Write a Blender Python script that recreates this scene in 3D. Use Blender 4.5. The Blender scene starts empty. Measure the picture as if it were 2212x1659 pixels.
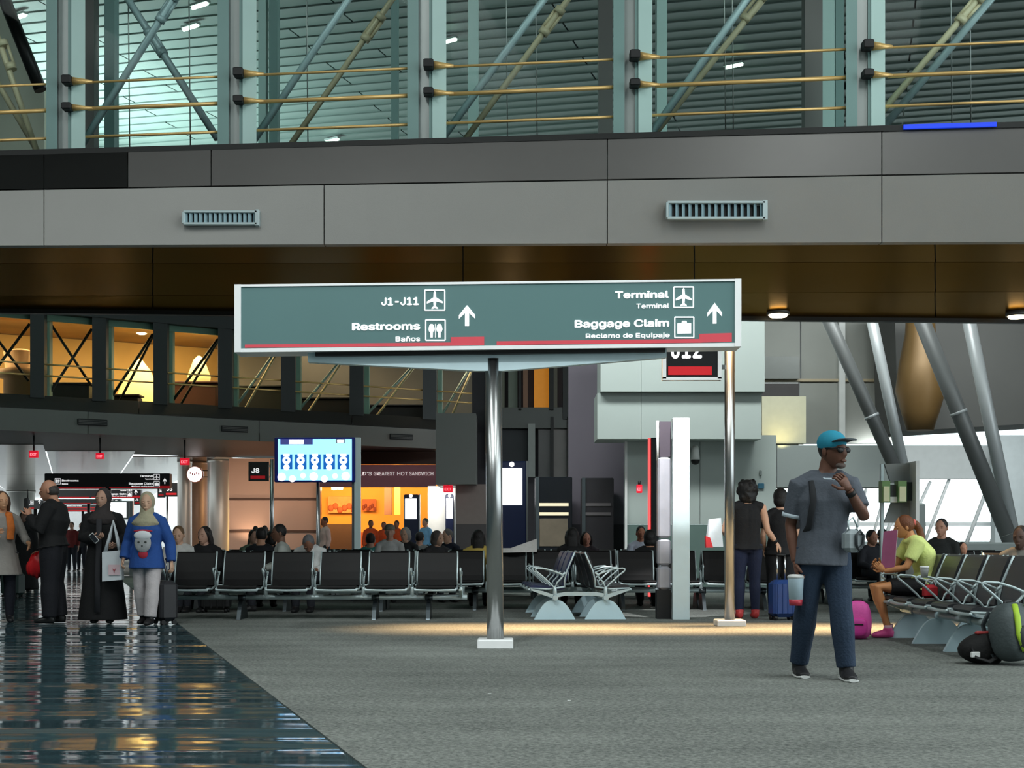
import bpy, bmesh, math, random
from mathutils import Vector, Matrix, Euler

# ------------------------------------------------------------------ camera, world, lights, exposure
scene = bpy.context.scene
COL = scene.collection
F, CX, HY, CZ = 3000.0, 1106.0, 1173.0, 1.0      # focal length in pixels of the 2212 x 1659 frame, horizon row, eye height

cam_data = bpy.data.cameras.new('camera')
cam_data.sensor_width = 36.0
cam_data.lens = F * 36.0 / 2212.0
cam_data.shift_y = (HY - 829.5) / 2212.0
cam_data.clip_end = 400.0
cam = bpy.data.objects.new('camera', cam_data)
COL.objects.link(cam)
cam.location = (0, 0, CZ)
cam.rotation_euler = (math.radians(90), 0, 0)
scene.camera = cam

world = bpy.data.worlds.new('overcast_sky')
scene.world = world
world.use_nodes = True
_bg = world.node_tree.nodes['Background']
_bg.inputs['Color'].default_value = (0.86, 0.97, 1.0, 1)
_bg.inputs['Strength'].default_value = 2.6

vs = scene.view_settings
vs.view_transform = 'Standard'
vs.look = 'None'
vs.exposure = 0.0
vs.gamma = 1.0
vs.use_curve_mapping = False
scene.cycles.use_denoising = True
scene.cycles.max_bounces = 4
scene.cycles.diffuse_bounces = 3
scene.cycles.glossy_bounces = 3
scene.cycles.transmission_bounces = 3
scene.cycles.transparent_max_bounces = 10
scene.cycles.use_adaptive_sampling = True
scene.cycles.adaptive_threshold = 0.08
scene.cycles.caustics_reflective = False
scene.cycles.caustics_refractive = False
scene.cycles.sample_clamp_indirect = 6.0

def lamp(name, kind, loc, power, color=(1, 1, 1), size=1.0, size_y=None, aim=None, spot=60, blend=0.5):
    d = bpy.data.lights.new(name, kind)
    d.energy = power
    d.color = color
    if kind == 'AREA':
        d.shape = 'RECTANGLE'
        d.size = size
        d.size_y = size_y or size
    elif kind == 'SPOT':
        d.spot_size = math.radians(spot)
        d.spot_blend = blend
        d.shadow_soft_size = size
    elif kind == 'POINT':
        d.shadow_soft_size = size
    o = bpy.data.objects.new(name, d)
    COL.objects.link(o)
    o.location = loc
    if aim is not None:
        dv = Vector(aim) - Vector(loc)
        o.rotation_euler = dv.to_track_quat('-Z', 'Y').to_euler()
    return o

# long luminaires under the roof over the front hall (out of frame above), pointing down
for i, lx in enumerate((-13, -4.5, 4.5, 12)):
    lamp('hall_luminaire', 'AREA', (lx, 5.0, 12.4), 640, (0.93, 1.0, 0.98), 1.6, 12, aim=(lx, 5.0, 0))
# clerestory daylight washing the roof beyond the near walkway from the left
lamp('clerestory_daylight', 'AREA', (-13.0, 36.5, 7.4), 1250, (0.80, 1.0, 0.97), 7, 2.0, aim=(-9.5, 36.0, 12.5)).data.spread = math.radians(110)
# warm downlights in the walkway soffit
_sl = lamp('soffit_light_line', 'AREA', (2.2, 16.75, 4.42), 190, (1.0, 0.62, 0.30), 6.6, 0.12, aim=(2.2, 16.15, 0))
_sl.data.spread = math.radians(34)
# added fill lights that brighten the sign and the hall beyond
lamp('sign_fill_spot', 'SPOT', (-2.5, 3.0, 11.6), 2600, (0.93, 1.0, 1.0), 0.15, aim=(-0.2, 13.0, 3.0), spot=26, blend=0.5)
for _a, _b, _e in (((5.0, 24.5, 9.5), (5.5, 30.5, 3.0), 190), ((-0.5, 25.5, 8.5), (1.6, 32.0, 2.0), 150), ((10.5, 27.0, 8.0), (11.5, 37.0, 2.5), 150)):
    lamp('middle_hall_fill', 'AREA', _a, _e, (0.93, 1.0, 0.98), 5, 1.2, aim=_b).data.spread = math.radians(100)

lamp('window_wall_fill', 'AREA', (12.0, 35.4, 3.3), 170, (0.95, 1.0, 1.0), 6, 0.6, aim=(12.3, 39.6, 2.6))  # added fill light, brightens the window head and mullions

# ------------------------------------------------------------------ helpers
def W(px, py, D):
    return Vector(((px - CX) * D / F, D, CZ + (HY - py) * D / F))
def X_(px, D): return (px - CX) * D / F
def Z_(py, D): return CZ + (HY - py) * D / F
def G(px, py):
    D = F * CZ / (py - HY)
    return Vector(((px - CX) * D / F, D, 0.0))

MATS = {}
def srgb(c):
    return tuple(((x / 255.0) / 12.92 if x / 255.0 <= 0.04045 else ((x / 255.0 + 0.055) / 1.055) ** 2.4) for x in c) + (1,)

def mat(name, rgb, rough=0.5, metal=0.0, var=0.08, vscale=6.0, bump=0.0, bscale=60.0, emit=None, estr=0.0, spec=0.5, coat=0.0, tint=None):
    """procedural Principled material; rgb in sRGB 0-255, colour broken up by noise, optional fine relief"""
    if name in MATS: return MATS[name]
    m = bpy.data.materials.new(name)
    m.use_nodes = True
    nt = m.node_tree; N = nt.nodes; L = nt.links
    b = N['Principled BSDF']
    c = srgb(rgb)
    b.inputs['Roughness'].default_value = rough
    b.inputs['Metallic'].default_value = metal
    b.inputs['Specular IOR Level'].default_value = spec
    b.inputs['Coat Weight'].default_value = coat
    if tint: b.inputs['Specular Tint'].default_value = srgb(tint)
    tc = N.new('ShaderNodeTexCoord')
    nz = N.new('ShaderNodeTexNoise'); nz.inputs['Scale'].default_value = vscale; nz.inputs['Detail'].default_value = 3
    L.new(tc.outputs['Object'], nz.inputs['Vector'])
    mx = N.new('ShaderNodeMix'); mx.data_type = 'RGBA'
    mx.inputs['A'].default_value = tuple(min(1, x * (1 - var)) for x in c[:3]) + (1,)
    mx.inputs['B'].default_value = tuple(min(1, x * (1 + var)) for x in c[:3]) + (1,)
    L.new(nz.outputs['Fac'], mx.inputs['Factor'])
    L.new(mx.outputs['Result'], b.inputs['Base Color'])
    if bump > 0:
        n2 = N.new('ShaderNodeTexNoise'); n2.inputs['Scale'].default_value = bscale; n2.inputs['Detail'].default_value = 2
        L.new(tc.outputs['Object'], n2.inputs['Vector'])
        bp = N.new('ShaderNodeBump'); bp.inputs['Strength'].default_value = bump; bp.inputs['Distance'].default_value = 0.02
        L.new(n2.outputs['Fac'], bp.inputs['Height'])
        L.new(bp.outputs['Normal'], b.inputs['Normal'])
    if emit is not None:
        b.inputs['Emission Color'].default_value = srgb(emit)
        b.inputs['Emission Strength'].default_value = estr
    MATS[name] = m
    return m

def glass(name, tint=(0.9, 1.0, 0.98), gloss=0.12):
    if name in MATS: return MATS[name]
    m = bpy.data.materials.new(name); m.use_nodes = True
    nt = m.node_tree; N = nt.nodes; L = nt.links
    for n in list(N): N.remove(n)
    out = N.new('ShaderNodeOutputMaterial')
    tr = N.new('ShaderNodeBsdfTransparent'); tr.inputs['Color'].default_value = tint + (1,)
    gl = N.new('ShaderNodeBsdfGlossy'); gl.inputs['Roughness'].default_value = 0.02
    lw = N.new('ShaderNodeLayerWeight'); lw.inputs['Blend'].default_value = gloss
    mx = N.new('ShaderNodeMixShader')
    L.new(lw.outputs['Fresnel'], mx.inputs['Fac']); L.new(tr.outputs[0], mx.inputs[1]); L.new(gl.outputs[0], mx.inputs[2])
    L.new(mx.outputs[0], out.inputs['Surface'])
    MATS[name] = m
    return m

def tag(o, label=None, cat=None, group=None, kind=None):
    if label: o['label'] = label
    if cat: o['category'] = cat
    if group: o['group'] = group
    if kind: o['kind'] = kind
    return o

def empty(name, loc=(0, 0, 0), rz=0.0, label=None, cat=None, group=None, kind=None, parent=None):
    o = bpy.data.objects.new(name, None)
    COL.objects.link(o)
    o.location = loc
    o.rotation_euler = (0, 0, rz)
    o.empty_display_size = 0.2
    if parent: o.parent = parent
    return tag(o, label, cat, group, kind)

def xf(o):
    M = Matrix.Translation(o.location) @ o.rotation_euler.to_matrix().to_4x4() @ Matrix.Diagonal(tuple(o.scale) + (1,))
    return (xf(o.parent) @ M) if o.parent else M

class MB:
    def __init__(s): s.v = []; s.f = []; s.m = []; s.s = []
    def add(s, verts, faces, mat=0, smooth=False):
        k = len(s.v)
        s.v += [Vector(p) for p in verts]
        for f in faces:
            s.f.append([i + k for i in f]); s.m.append(mat); s.s.append(smooth)
        return s
    def hexa(s, p, mat=0):
        """8 points: bottom ring 0-3, top ring 4-7"""
        return s.add(p, [(3, 2, 1, 0), (4, 5, 6, 7), (0, 1, 5, 4), (1, 2, 6, 5), (2, 3, 7, 6), (3, 0, 4, 7)], mat)
    def box(s, c, size, mat=0, R=None):
        hx, hy, hz = size[0] / 2, size[1] / 2, size[2] / 2
        p = [Vector(q) for q in ((-hx, -hy, -hz), (hx, -hy, -hz), (hx, hy, -hz), (-hx, hy, -hz), (-hx, -hy, hz), (hx, -hy, hz), (hx, hy, hz), (-hx, hy, hz))]
        if R is not None: p = [R @ q for q in p]
        return s.hexa([q + Vector(c) for q in p], mat)
    def cbox(s, c, size, ch=0.01, mat=0, R=None):
        """chamfered box"""
        hx, hy, hz = size[0] / 2, size[1] / 2, size[2] / 2
        ch = min(ch, hx * .9, hy * .9, hz * .9)
        pts = []
        rings = [(-hz, ch), (-hz + ch, 0), (hz - ch, 0), (hz, ch)]
        for z, inn in rings:
            ax, ay = hx - inn, hy - inn
            cc = ch * 0.7
            pts += [(-ax + cc, -ay, z), (ax - cc, -ay, z), (ax, -ay + cc, z), (ax, ay - cc, z), (ax - cc, ay, z), (-ax + cc, ay, z), (-ax, ay - cc, z), (-ax, -ay + cc, z)]
        pts = [Vector(p) for p in pts]
        if R is not None: pts = [R @ p for p in pts]
        pts = [p + Vector(c) for p in pts]
        fs = [tuple(range(7, -1, -1)), tuple(range(24, 32))]
        for r in range(3):
            for i in range(8):
                a = r * 8 + i; b2 = r * 8 + (i + 1) % 8
                fs.append((a, b2, b2 + 8, a + 8))
        return s.add(pts, fs, mat)
    def tube(s, pts, r, n=8, mat=0, caps=True, smooth=True, closed=False, up=None):
        pts = [Vector(p) for p in pts]
        m = len(pts)
        rs = r if isinstance(r, (list, tuple)) else [r] * m
        vs_ = []
        nrm = None
        for i, p in enumerate(pts):
            if closed: t = (pts[(i + 1) % m] - pts[i - 1])
            else: t = pts[min(i + 1, m - 1)] - pts[max(i - 1, 0)]
            t = t.normalized() if t.length > 1e-9 else Vector((0, 0, 1))
            if nrm is None:
                a = Vector(up) if up else (Vector((0, 0, 1)) if abs(t.z) < 0.9 else Vector((0, 1, 0)))
                nrm = (a - t * a.dot(t)).normalized()
            else:
                q = nrm - t * nrm.dot(t)
                nrm = q.normalized() if q.length > 1e-6 else nrm
            bi = t.cross(nrm)
            rr = rs[i]
            rx, ry = (rr if isinstance(rr, (list, tuple)) else (rr, rr))
            for k in range(n):
                a = 2 * math.pi * k / n
                vs_.append(p + bi * (math.cos(a) * rx) + nrm * (math.sin(a) * ry))
        fs = []
        for i in range(m if closed else m - 1):
            j = (i + 1) % m
            for k in range(n):
                k2 = (k + 1) % n
                fs.append((i * n + k, i * n + k2, j * n + k2, j * n + k))
        s.add(vs_, fs, mat, smooth)
        if caps and not closed:
            k0 = len(s.v) - len(vs_)
            s.f.append([k0 + k for k in range(n - 1, -1, -1)]); s.m.append(mat); s.s.append(False)
            s.f.append([k0 + (m - 1) * n + k for k in range(n)]); s.m.append(mat); s.s.append(False)
        return s
    def lathe(s, prof, n=16, c=(0, 0, 0), mat=0, smooth=True):
        c = Vector(c)
        return s.tube([c + Vector((0, 0, z)) for r, z in prof], [max(r, 1e-4) for r, z in prof], n, mat, True, smooth, up=(0, 1, 0))
    def ellipsoid(s, c, r, nu=12, nv=8, mat=0, R=None, fn=None):
        pts = []
        c = Vector(c)
        for j in range(1, nv):
            th = math.pi * j / nv
            for i in range(nu):
                ph = 2 * math.pi * i / nu
                d = Vector((math.sin(th) * math.cos(ph), math.sin(th) * math.sin(ph), math.cos(th)))
                q = Vector((d.x * r[0], d.y * r[1], d.z * r[2]))
                if fn: q = fn(q, d)
                if R is not None: q = R @ q
                pts.append(c + q)
        for z in (1, -1):
            d = Vector((0, 0, z)); q = Vector((0, 0, z * r[2]))
            if fn: q = fn(q, d)
            if R is not None: q = R @ q
            pts.append(c + q)
        fs = []
        for j in range(nv - 2):
            for i in range(nu):
                a = j * nu + i; b2 = j * nu + (i + 1) % nu
                fs.append((a, a + nu, b2 + nu, b2))
        T = len(pts) - 2; B = len(pts) - 1
        for i in range(nu):
            fs.append((T, i, (i + 1) % nu))
            fs.append((B, (nv - 2) * nu + (i + 1) % nu, (nv - 2) * nu + i))
        return s.add(pts, fs, mat, True)
    def prism(s, poly, thick, place, mat=0):
        """poly: 2-D outline; place(u, v, w) -> 3-D point, w runs 0..thick"""
        n = len(poly)
        pts = [place(u, v, 0) for u, v in poly] + [place(u, v, thick) for u, v in poly]
        fs = [tuple(range(n)), tuple(range(2 * n - 1, n - 1, -1))]
        for i in range(n):
            j = (i + 1) % n
            fs.append((j, i, i + n, j + n))
        return s.add(pts, fs, mat)
    def mesh(s, name, mats, M=None):
        me = bpy.data.meshes.new(name)
        vv = [M @ p for p in s.v] if M is not None else s.v
        me.from_pydata([tuple(p) for p in vv], [], s.f)
        for m in (mats if isinstance(mats, (list, tuple)) else [mats]): me.materials.append(m)
        me.polygons.foreach_set('material_index', s.m)
        me.polygons.foreach_set('use_smooth', s.s)
        me.update()
        return me
    def build(s, name, mats, parent=None, world=False, loc=None, rz=0.0, **tags):
        M = xf(parent).inverted() if (world and parent) else None
        if world and not parent and loc is not None: M = Matrix.Translation(-Vector(loc))
        o = bpy.data.objects.new(name, s.mesh(name, mats, M))
        COL.objects.link(o)
        if parent: o.parent = parent
        if loc is not None: o.location = loc
        if rz: o.rotation_euler = (0, 0, rz)
        if tags: tag(o, **tags)
        fixn(o.data)
        return o

def fixn(me):
    bm = bmesh.new(); bm.from_mesh(me)
    bmesh.ops.recalc_face_normals(bm, faces=bm.faces)
    bm.to_mesh(me); bm.free()

def inst(name, me, parent, loc=(0, 0, 0), rot=(0, 0, 0), scale=(1, 1, 1)):
    o = bpy.data.objects.new(name, me)
    COL.objects.link(o)
    o.parent = parent
    o.location = loc; o.rotation_euler = rot; o.scale = scale
    return o

def copy_tree(o, parent=None):
    c = o.copy(); COL.objects.link(c); c.parent = parent
    for ch in list(o.children): copy_tree(ch, c)
    return c

TMP = bpy.data.scenes.new('tmp_eval')
def eval_mesh(o):
    TMP.collection.objects.link(o)
    vl = TMP.view_layers[0]; vl.update()
    me = bpy.data.meshes.new_from_object(o.evaluated_get(vl.depsgraph))
    return me
def line_pts(a, b, t): return a + (b - a) * t

SIGN_FONT = None
try:      # the grotesque that ships with Blender itself; falls back to the built-in face
    SIGN_FONT = bpy.data.fonts.load(bpy.utils.system_resource('DATAFILES', path='fonts') + '/Inter.woff2')
except Exception:
    SIGN_FONT = None
def text(s, size, material, parent, loc, align='LEFT', name='lettering', bold=0.0, rot=(math.radians(90), 0, 0), depth=0.004, width=1.0):
    cu = bpy.data.curves.new('tmp_text', 'FONT')
    cu.body = s
    if SIGN_FONT: cu.font = SIGN_FONT
    cu.size = size; cu.align_x = align; cu.extrude = depth; cu.offset = bold; cu.resolution_u = 3
    t = bpy.data.objects.new('tmp_text', cu)
    me = eval_mesh(t)
    bpy.data.objects.remove(t); bpy.data.curves.remove(cu)
    me.materials.clear(); me.materials.append(material)
    o = bpy.data.objects.new(name, me)
    COL.objects.link(o)
    if parent: o.parent = parent
    o.location = loc; o.rotation_euler = rot; o.scale = (width, 1, 1)
    return o

FRONT = lambda y: (lambda u, v, w: (u, y + w, v))     # place() for plates facing the camera side (-Y)
rnd = random.Random(7)
# ------------------------------------------------------------------ special materials
def carpet_mat():
    m = bpy.data.materials.new('grey_loop_carpet'); m.use_nodes = True
    nt = m.node_tree; N = nt.nodes; L = nt.links
    b = N['Principled BSDF']; b.inputs['Roughness'].default_value = 0.95; b.inputs['Specular IOR Level'].default_value = 0.15
    tc = N.new('ShaderNodeTexCoord')
    mp = N.new('ShaderNodeMapping'); mp.inputs['Scale'].default_value = (1, 0.8, 1); mp.inputs['Rotation'].default_value = (0, 0, 0.5)
    L.new(tc.outputs['Object'], mp.inputs['Vector'])
    n1 = N.new('ShaderNodeTexNoise'); n1.inputs['Scale'].default_value = 42; n1.inputs['Detail'].default_value = 4; n1.inputs['Roughness'].default_value = 0.75
    n2 = N.new('ShaderNodeTexNoise'); n2.inputs['Scale'].default_value = 0.55; n2.inputs['Detail'].default_value = 3
    wv = N.new('ShaderNodeTexWave'); wv.wave_type = 'BANDS'; wv.bands_direction = 'Y'; wv.inputs['Scale'].default_value = 0.42; wv.inputs['Distortion'].default_value = 3.0; wv.inputs['Detail'].default_value = 3
    for n in (n1,): L.new(mp.outputs[0], n.inputs['Vector'])
    L.new(tc.outputs['Object'], n2.inputs['Vector']); L.new(tc.outputs['Object'], wv.inputs['Vector'])
    ad = N.new('ShaderNodeMath'); ad.operation = 'MULTIPLY_ADD'; ad.inputs[1].default_value = 0.28
    L.new(n2.outputs['Fac'], ad.inputs[0]); L.new(n1.outputs['Fac'], ad.inputs[2])
    ad2 = N.new('ShaderNodeMath'); ad2.operation = 'MULTIPLY_ADD'; ad2.inputs[1].default_value = 0.04
    L.new(wv.outputs['Fac'], ad2.inputs[0]); L.new(ad.outputs[0], ad2.inputs[2])
    cr = N.new('ShaderNodeValToRGB')
    cr.color_ramp.elements[0].position = 0.40; cr.color_ramp.elements[0].color = srgb((64, 68, 67))
    cr.color_ramp.elements[1].position = 0.95; cr.color_ramp.elements[1].color = srgb((158, 162, 156))
    L.new(ad2.outputs[0], cr.inputs['Fac']); L.new(cr.outputs['Color'], b.inputs['Base Color'])
    bp = N.new('ShaderNodeBump'); bp.inputs['Strength'].default_value = 0.5; bp.inputs['Distance'].default_value = 0.01
    L.new(n1.outputs['Fac'], bp.inputs['Height']); L.new(bp.outputs[0], b.inputs['Normal'])
    return m

def granite_mat():
    m = bpy.data.materials.new('polished_dark_terrazzo'); m.use_nodes = True
    nt = m.node_tree; N = nt.nodes; L = nt.links
    b = N['Principled BSDF']
    b.inputs['Specular IOR Level'].default_value = 0.9
    b.inputs['IOR'].default_value = 1.7
    tc = N.new('ShaderNodeTexCoord')
    n1 = N.new('ShaderNodeTexNoise'); n1.inputs['Scale'].default_value = 90; n1.inputs['Detail'].default_value = 2
    L.new(tc.outputs['Object'], n1.inputs['Vector'])
    cr = N.new('ShaderNodeValToRGB')
    cr.color_ramp.elements[0].color = srgb((38, 64, 71)); cr.color_ramp.elements[0].position = 0.35
    cr.color_ramp.elements[1].color = srgb((74, 104, 111)); cr.color_ramp.elements[1].position = 0.75
    L.new(n1.outputs['Fac'], cr.inputs['Fac'])
    # strewn pale chips
    vo = N.new('ShaderNodeTexVoronoi'); vo.inputs['Scale'].default_value = 1.3
    L.new(tc.outputs['Object'], vo.inputs['Vector'])
    L.new(cr.outputs['Color'], b.inputs['Base Color'])
    # polish waviness in bands across the walk
    mp = N.new('ShaderNodeMapping'); mp.inputs['Scale'].default_value = (0.09, 1.0, 1.0)
    L.new(tc.outputs['Object'], mp.inputs['Vector'])
    n2 = N.new('ShaderNodeTexNoise'); n2.inputs['Scale'].default_value = 1.25; n2.inputs['Detail'].default_value = 2; n2.inputs['Roughness'].default_value = 0.55
    L.new(mp.outputs[0], n2.inputs['Vector'])
    bp = N.new('ShaderNodeBump'); bp.inputs['Strength'].default_value = 1.0; bp.inputs['Distance'].default_value = 0.075
    L.new(n2.outputs['Fac'], bp.inputs['Height']); L.new(bp.outputs[0], b.inputs['Normal'])
    rr = N.new('ShaderNodeMapRange'); rr.inputs['To Min'].default_value = 0.03; rr.inputs['To Max'].default_value = 0.14
    L.new(n2.outputs['Fac'], rr.inputs['Value']); L.new(rr.outputs[0], b.inputs['Roughness'])
    return m

M_carpet = carpet_mat()
M_granite = granite_mat()
M_teal = mat('teal_grey_steel_paint', (190, 222, 216), 0.42, 0.0, 0.05, 3)
M_tealshade = mat('shaded_teal_steel_paint', (126, 160, 156), 0.45, 0.0, 0.06, 3)  # shaded copy of the teal paint, shade put into its colour
M_webs = mat('grey_steel_web', (168, 174, 172), 0.4, 0.3, 0.06, 4)
M_fascia = mat('grey_composite_panel', (158, 156, 152), 0.5, 0.0, 0.04, 2, 0.05, 90)
M_band = mat('charcoal_metal_panel', (104, 102, 100), 0.38, 0.25, 0.06, 2)
M_bandblk = mat('black_metal_and_reflection', (26, 26, 25), 0.4, 0.2, 0.1, 2)
M_trimdk = mat('black_edge_trim', (16, 18, 17), 0.5)
M_bronze = mat('bronze_soffit_sheet', (128, 92, 50), 0.24, 0.92, 0.3, 0.7, 0.04, 3, tint=(218, 188, 140))
M_goldlit = mat('gold_lit_rail', (236, 196, 126), 0.35, 0.35, 0.06, 8)  # gold-lit rails: warm light put into the base colour
M_rod = mat('blue_grey_steel_rod', (178, 196, 200), 0.4, 0.2, 0.06, 5)
M_rodc = mat('cream_steel_rod', (222, 206, 172), 0.45, 0.1, 0.06, 5)
M_cable = mat('steel_cable', (170, 172, 170), 0.35, 0.8)
M_black = mat('matte_black', (14, 15, 17), 0.55)
M_chrome = mat('brushed_chrome', (200, 202, 204), 0.22, 1.0, 0.03, 4)
M_steel = mat('satin_stainless', (176, 178, 178), 0.28, 1.0, 0.05, 5)
M_alu = mat('pale_cast_aluminium', (196, 212, 214), 0.4, 0.35, 0.05, 6)
M_white = mat('white_enamel', (226, 228, 226), 0.4)
M_gtile = mat('grey_green_wall_panel', (172, 182, 178), 0.6, 0, 0.04, 1.5)
M_glass = glass('clear_pane', (0.95, 1.0, 0.99), 0.08)
M_glassfar = glass('far_pane', (0.9, 0.93, 0.88), 0.06)
M_roof = mat('roof_panel', (112, 126, 122), 0.55, 0.0, 0.12, 0.8)
M_shell = mat('hall_shell', (128, 134, 132), 0.8, 0, 0.06, 0.5)
M_lightcool = mat('cool_tube_light', (240, 255, 245), 0.5, emit=(215, 255, 228), estr=9)
M_lightwarm = mat('warm_lamp_glow', (255, 244, 220), 0.5, emit=(255, 236, 196), estr=9)

# ------------------------------------------------------------------ floor
def edge_x(D): return -0.65 + (D - 6.17) * -0.3163
D0, D1 = -12.0, 120.0
xl = -48.0
mb = MB(); mb.add([(xl, D0, 0), (edge_x(D0), D0, 0), (edge_x(D1), D1, 0), (xl, D1, 0)], [(0, 1, 2, 3)])
mb.build('floor_granite', M_granite, kind='structure')
mb = MB(); p = [(edge_x(D0), D0), (30, D0), (30, D1), (edge_x(D1), D1)]
mb.add([(x, y, 0.006) for x, y in p] + [(x, y, -0.05) for x, y in p], [(0, 1, 2, 3), (4, 7, 6, 5), (0, 4, 5, 1), (1, 5, 6, 2), (2, 6, 7, 3), (3, 7, 4, 0)])
mb.build('floor_carpet', M_carpet, kind='structure')

# ------------------------------------------------------------------ hall shell (outside the frame, carries the roof and the daylight side on the right)
mb = MB(); mb.box((-22.2, 16, 6.5), (0.4, 56, 13)); mb.build('wall_left', M_shell, kind='structure')
mb = MB(); mb.box((-3, -12.2, 6.5), (40, 0.4, 13)); mb.build('wall_back', M_shell, kind='structure')
mb = MB(); mb.box((18.2, 29, 6.5), (0.4, 22, 13)); mb.build('wall_right_blocker', M_shell, kind='structure')  # unseen wall added to keep sky light off the roof
mb = MB(); mb.box((-2, 8, 13.1), (42, 42, 0.3)); mb.build('ceiling_front', M_shell, kind='structure')

# roof beyond the near walkway: lapped panels
roof = empty('ceiling_lapped', (0, 22, 12.5), kind='structure')
rp = MB(); rp.box((0, 0, 0), (5.96, 0.62, 0.03)); rp_me = rp.mesh('panel', M_roof)
ang = math.radians(-14)
for r in range(40):
    for c in range(8):
        lx, ly = -22 + 6.0 * c, (r - 6) * 0.56
        p = Matrix.Rotation(ang, 3, 'Z') @ Vector((lx + (r % 2) * 1.5, ly, 0))
        if not (4 < p.y < 21.0 and -19 < p.x < 22): continue
        inst('panel', rp_me, roof, (p.x, p.y, 0), Euler((math.radians(3.5), 0, ang)), (1, 1, 1))
mb = MB(); mb.box((0, 32, 12.95), (50, 30, 0.1)); mb.build('ceiling_deck', M_shell, kind='structure')
mb = MB(); mb.box((-2, 60, 12.6), (60, 36, 0.3)); mb.build('ceiling_far_blocker', M_shell, kind='structure')  # unseen roof slab added to stop sky light leaking in
tube_spots = [(40, 38), (432, 13), (412, 60), (968, 90), (1585, 143), (718, 304)]
for i, (px, py) in enumerate(tube_spots):
    D = 11.35 * F / (HY - py)
    p = W(px, py, D)
    r = empty('tube_light', p, math.radians(-35), 'short tube light on the lapped roof, ' + ('at the far left of the frame', 'uppermost beside the crossed rods', 'just below the uppermost tube light', 'right of the middle column', 'green-tinted beside the cream rod', 'lowest, near the walkway sill')[i], 'light', 'tube lights under the roof')
    mb = MB(); mb.box((0, 0, 0.05), (0.5, 0.14, 0.05)); mb.build('housing', M_webs, r)
    mb = MB(); mb.tube([(-0.23, 0, 0), (0.23, 0, 0)], 0.035, 8); mb.build('tube', M_lightcool, r)

# ------------------------------------------------------------------ near walkway
br = empty('footbridge', (0, 16.2, 4.5), label='grey steel and glass footbridge crossing high above the waiting area', cat='footbridge')
def edge(H, yl, yr):
    return W(0, yl, (H - 1) * F / (HY - yl)), W(2212, yr, (H - 1) * F / (HY - yr))
def on_edge(e, px):
    a, b = e; k = (px - CX) / F
    t = (k * a.y - a.x) / ((b.x - a.x) - k * (b.y - a.y))
    return a + (b - a) * t
E1, E2, E3 = edge(4.5, 530, 522), edge(5.2, 412, 375), edge(5.76, 332, 270)
def strip(ea, eb, p0, p1, th, name, m, par, gap=0.006, push=(0, 1, 0)):
    a0, a1, b0, b1 = on_edge(ea, p0), on_edge(ea, p1), on_edge(eb, p0), on_edge(eb, p1)
    d = (a1 - a0).normalized() * gap
    a0 = a0 + d; b0 = b0 + d; a1 = a1 - d; b1 = b1 - d
    q = Vector(push) * th
    mb = MB(); n = 14
    pts = []
    for i in range(n + 1):
        a, b_ = a0.lerp(a1, i / n), b0.lerp(b1, i / n)
        pts += [a, b_, b_ + q, a + q]
    for k_ in range(4): mb.add(pts[k_::4] + pts[(k_ + 1) % 4::4], [(i, i + 1, n + 2 + i, n + 1 + i) for i in range(n)], 0, True)
    mb.add(pts[:4], [(0, 1, 2, 3)]); mb.add(pts[-4:], [(3, 2, 1, 0)])
    return mb.build(name, m, par, world=True)
seams = [-420, 95, 700, 1312, 1905, 2700]
for a, b in zip(seams, seams[1:]): strip(E1, E2, a, b, 0.14, 'fascia_panel', M_fascia, br)
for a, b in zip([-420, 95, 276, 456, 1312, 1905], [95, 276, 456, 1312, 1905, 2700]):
    strip((E2[0] + Vector((0, .03, .025)), E2[1] + Vector((0, .03, .025))), E3, a, b, 0.12, 'sill_panel', M_bandblk if b <= 276 else M_band, br)  # left panels black: a dark reflection put into their colour
dz = Vector((0, 0, 0.03))
strip((E2[0] + Vector((0, .06, -.01)), E2[1] + Vector((0, .06, -.01))), (E2[0] + Vector((0, .06, .03)), E2[1] + Vector((0, .06, .03))), -420, 2700, 0.1, 'shadow_gap', M_trimdk, br, 0)
strip((E3[0] + Vector((0, -.02, -.03)), E3[1] + Vector((0, -.02, -.03))), (E3[0] + Vector((0, -.02, .035)), E3[1] + Vector((0, -.02, .035))), -420, 2700, 0.5, 'sill_edge', M_trimdk, br, 0)
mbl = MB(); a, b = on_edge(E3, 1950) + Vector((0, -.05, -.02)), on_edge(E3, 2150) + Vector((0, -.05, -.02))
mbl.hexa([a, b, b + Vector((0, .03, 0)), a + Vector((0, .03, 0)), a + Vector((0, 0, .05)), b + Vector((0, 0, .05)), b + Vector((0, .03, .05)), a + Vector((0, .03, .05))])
mbl.build('blue_reflection', mat('blue_reflection_glow', (30, 60, 190), 0.4, emit=(20, 60, 220), estr=0.8), br, world=True, label='blue reflection on the sill, set in as a glowing strip')  # blue reflection built as a glowing box, no lamp here
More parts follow.
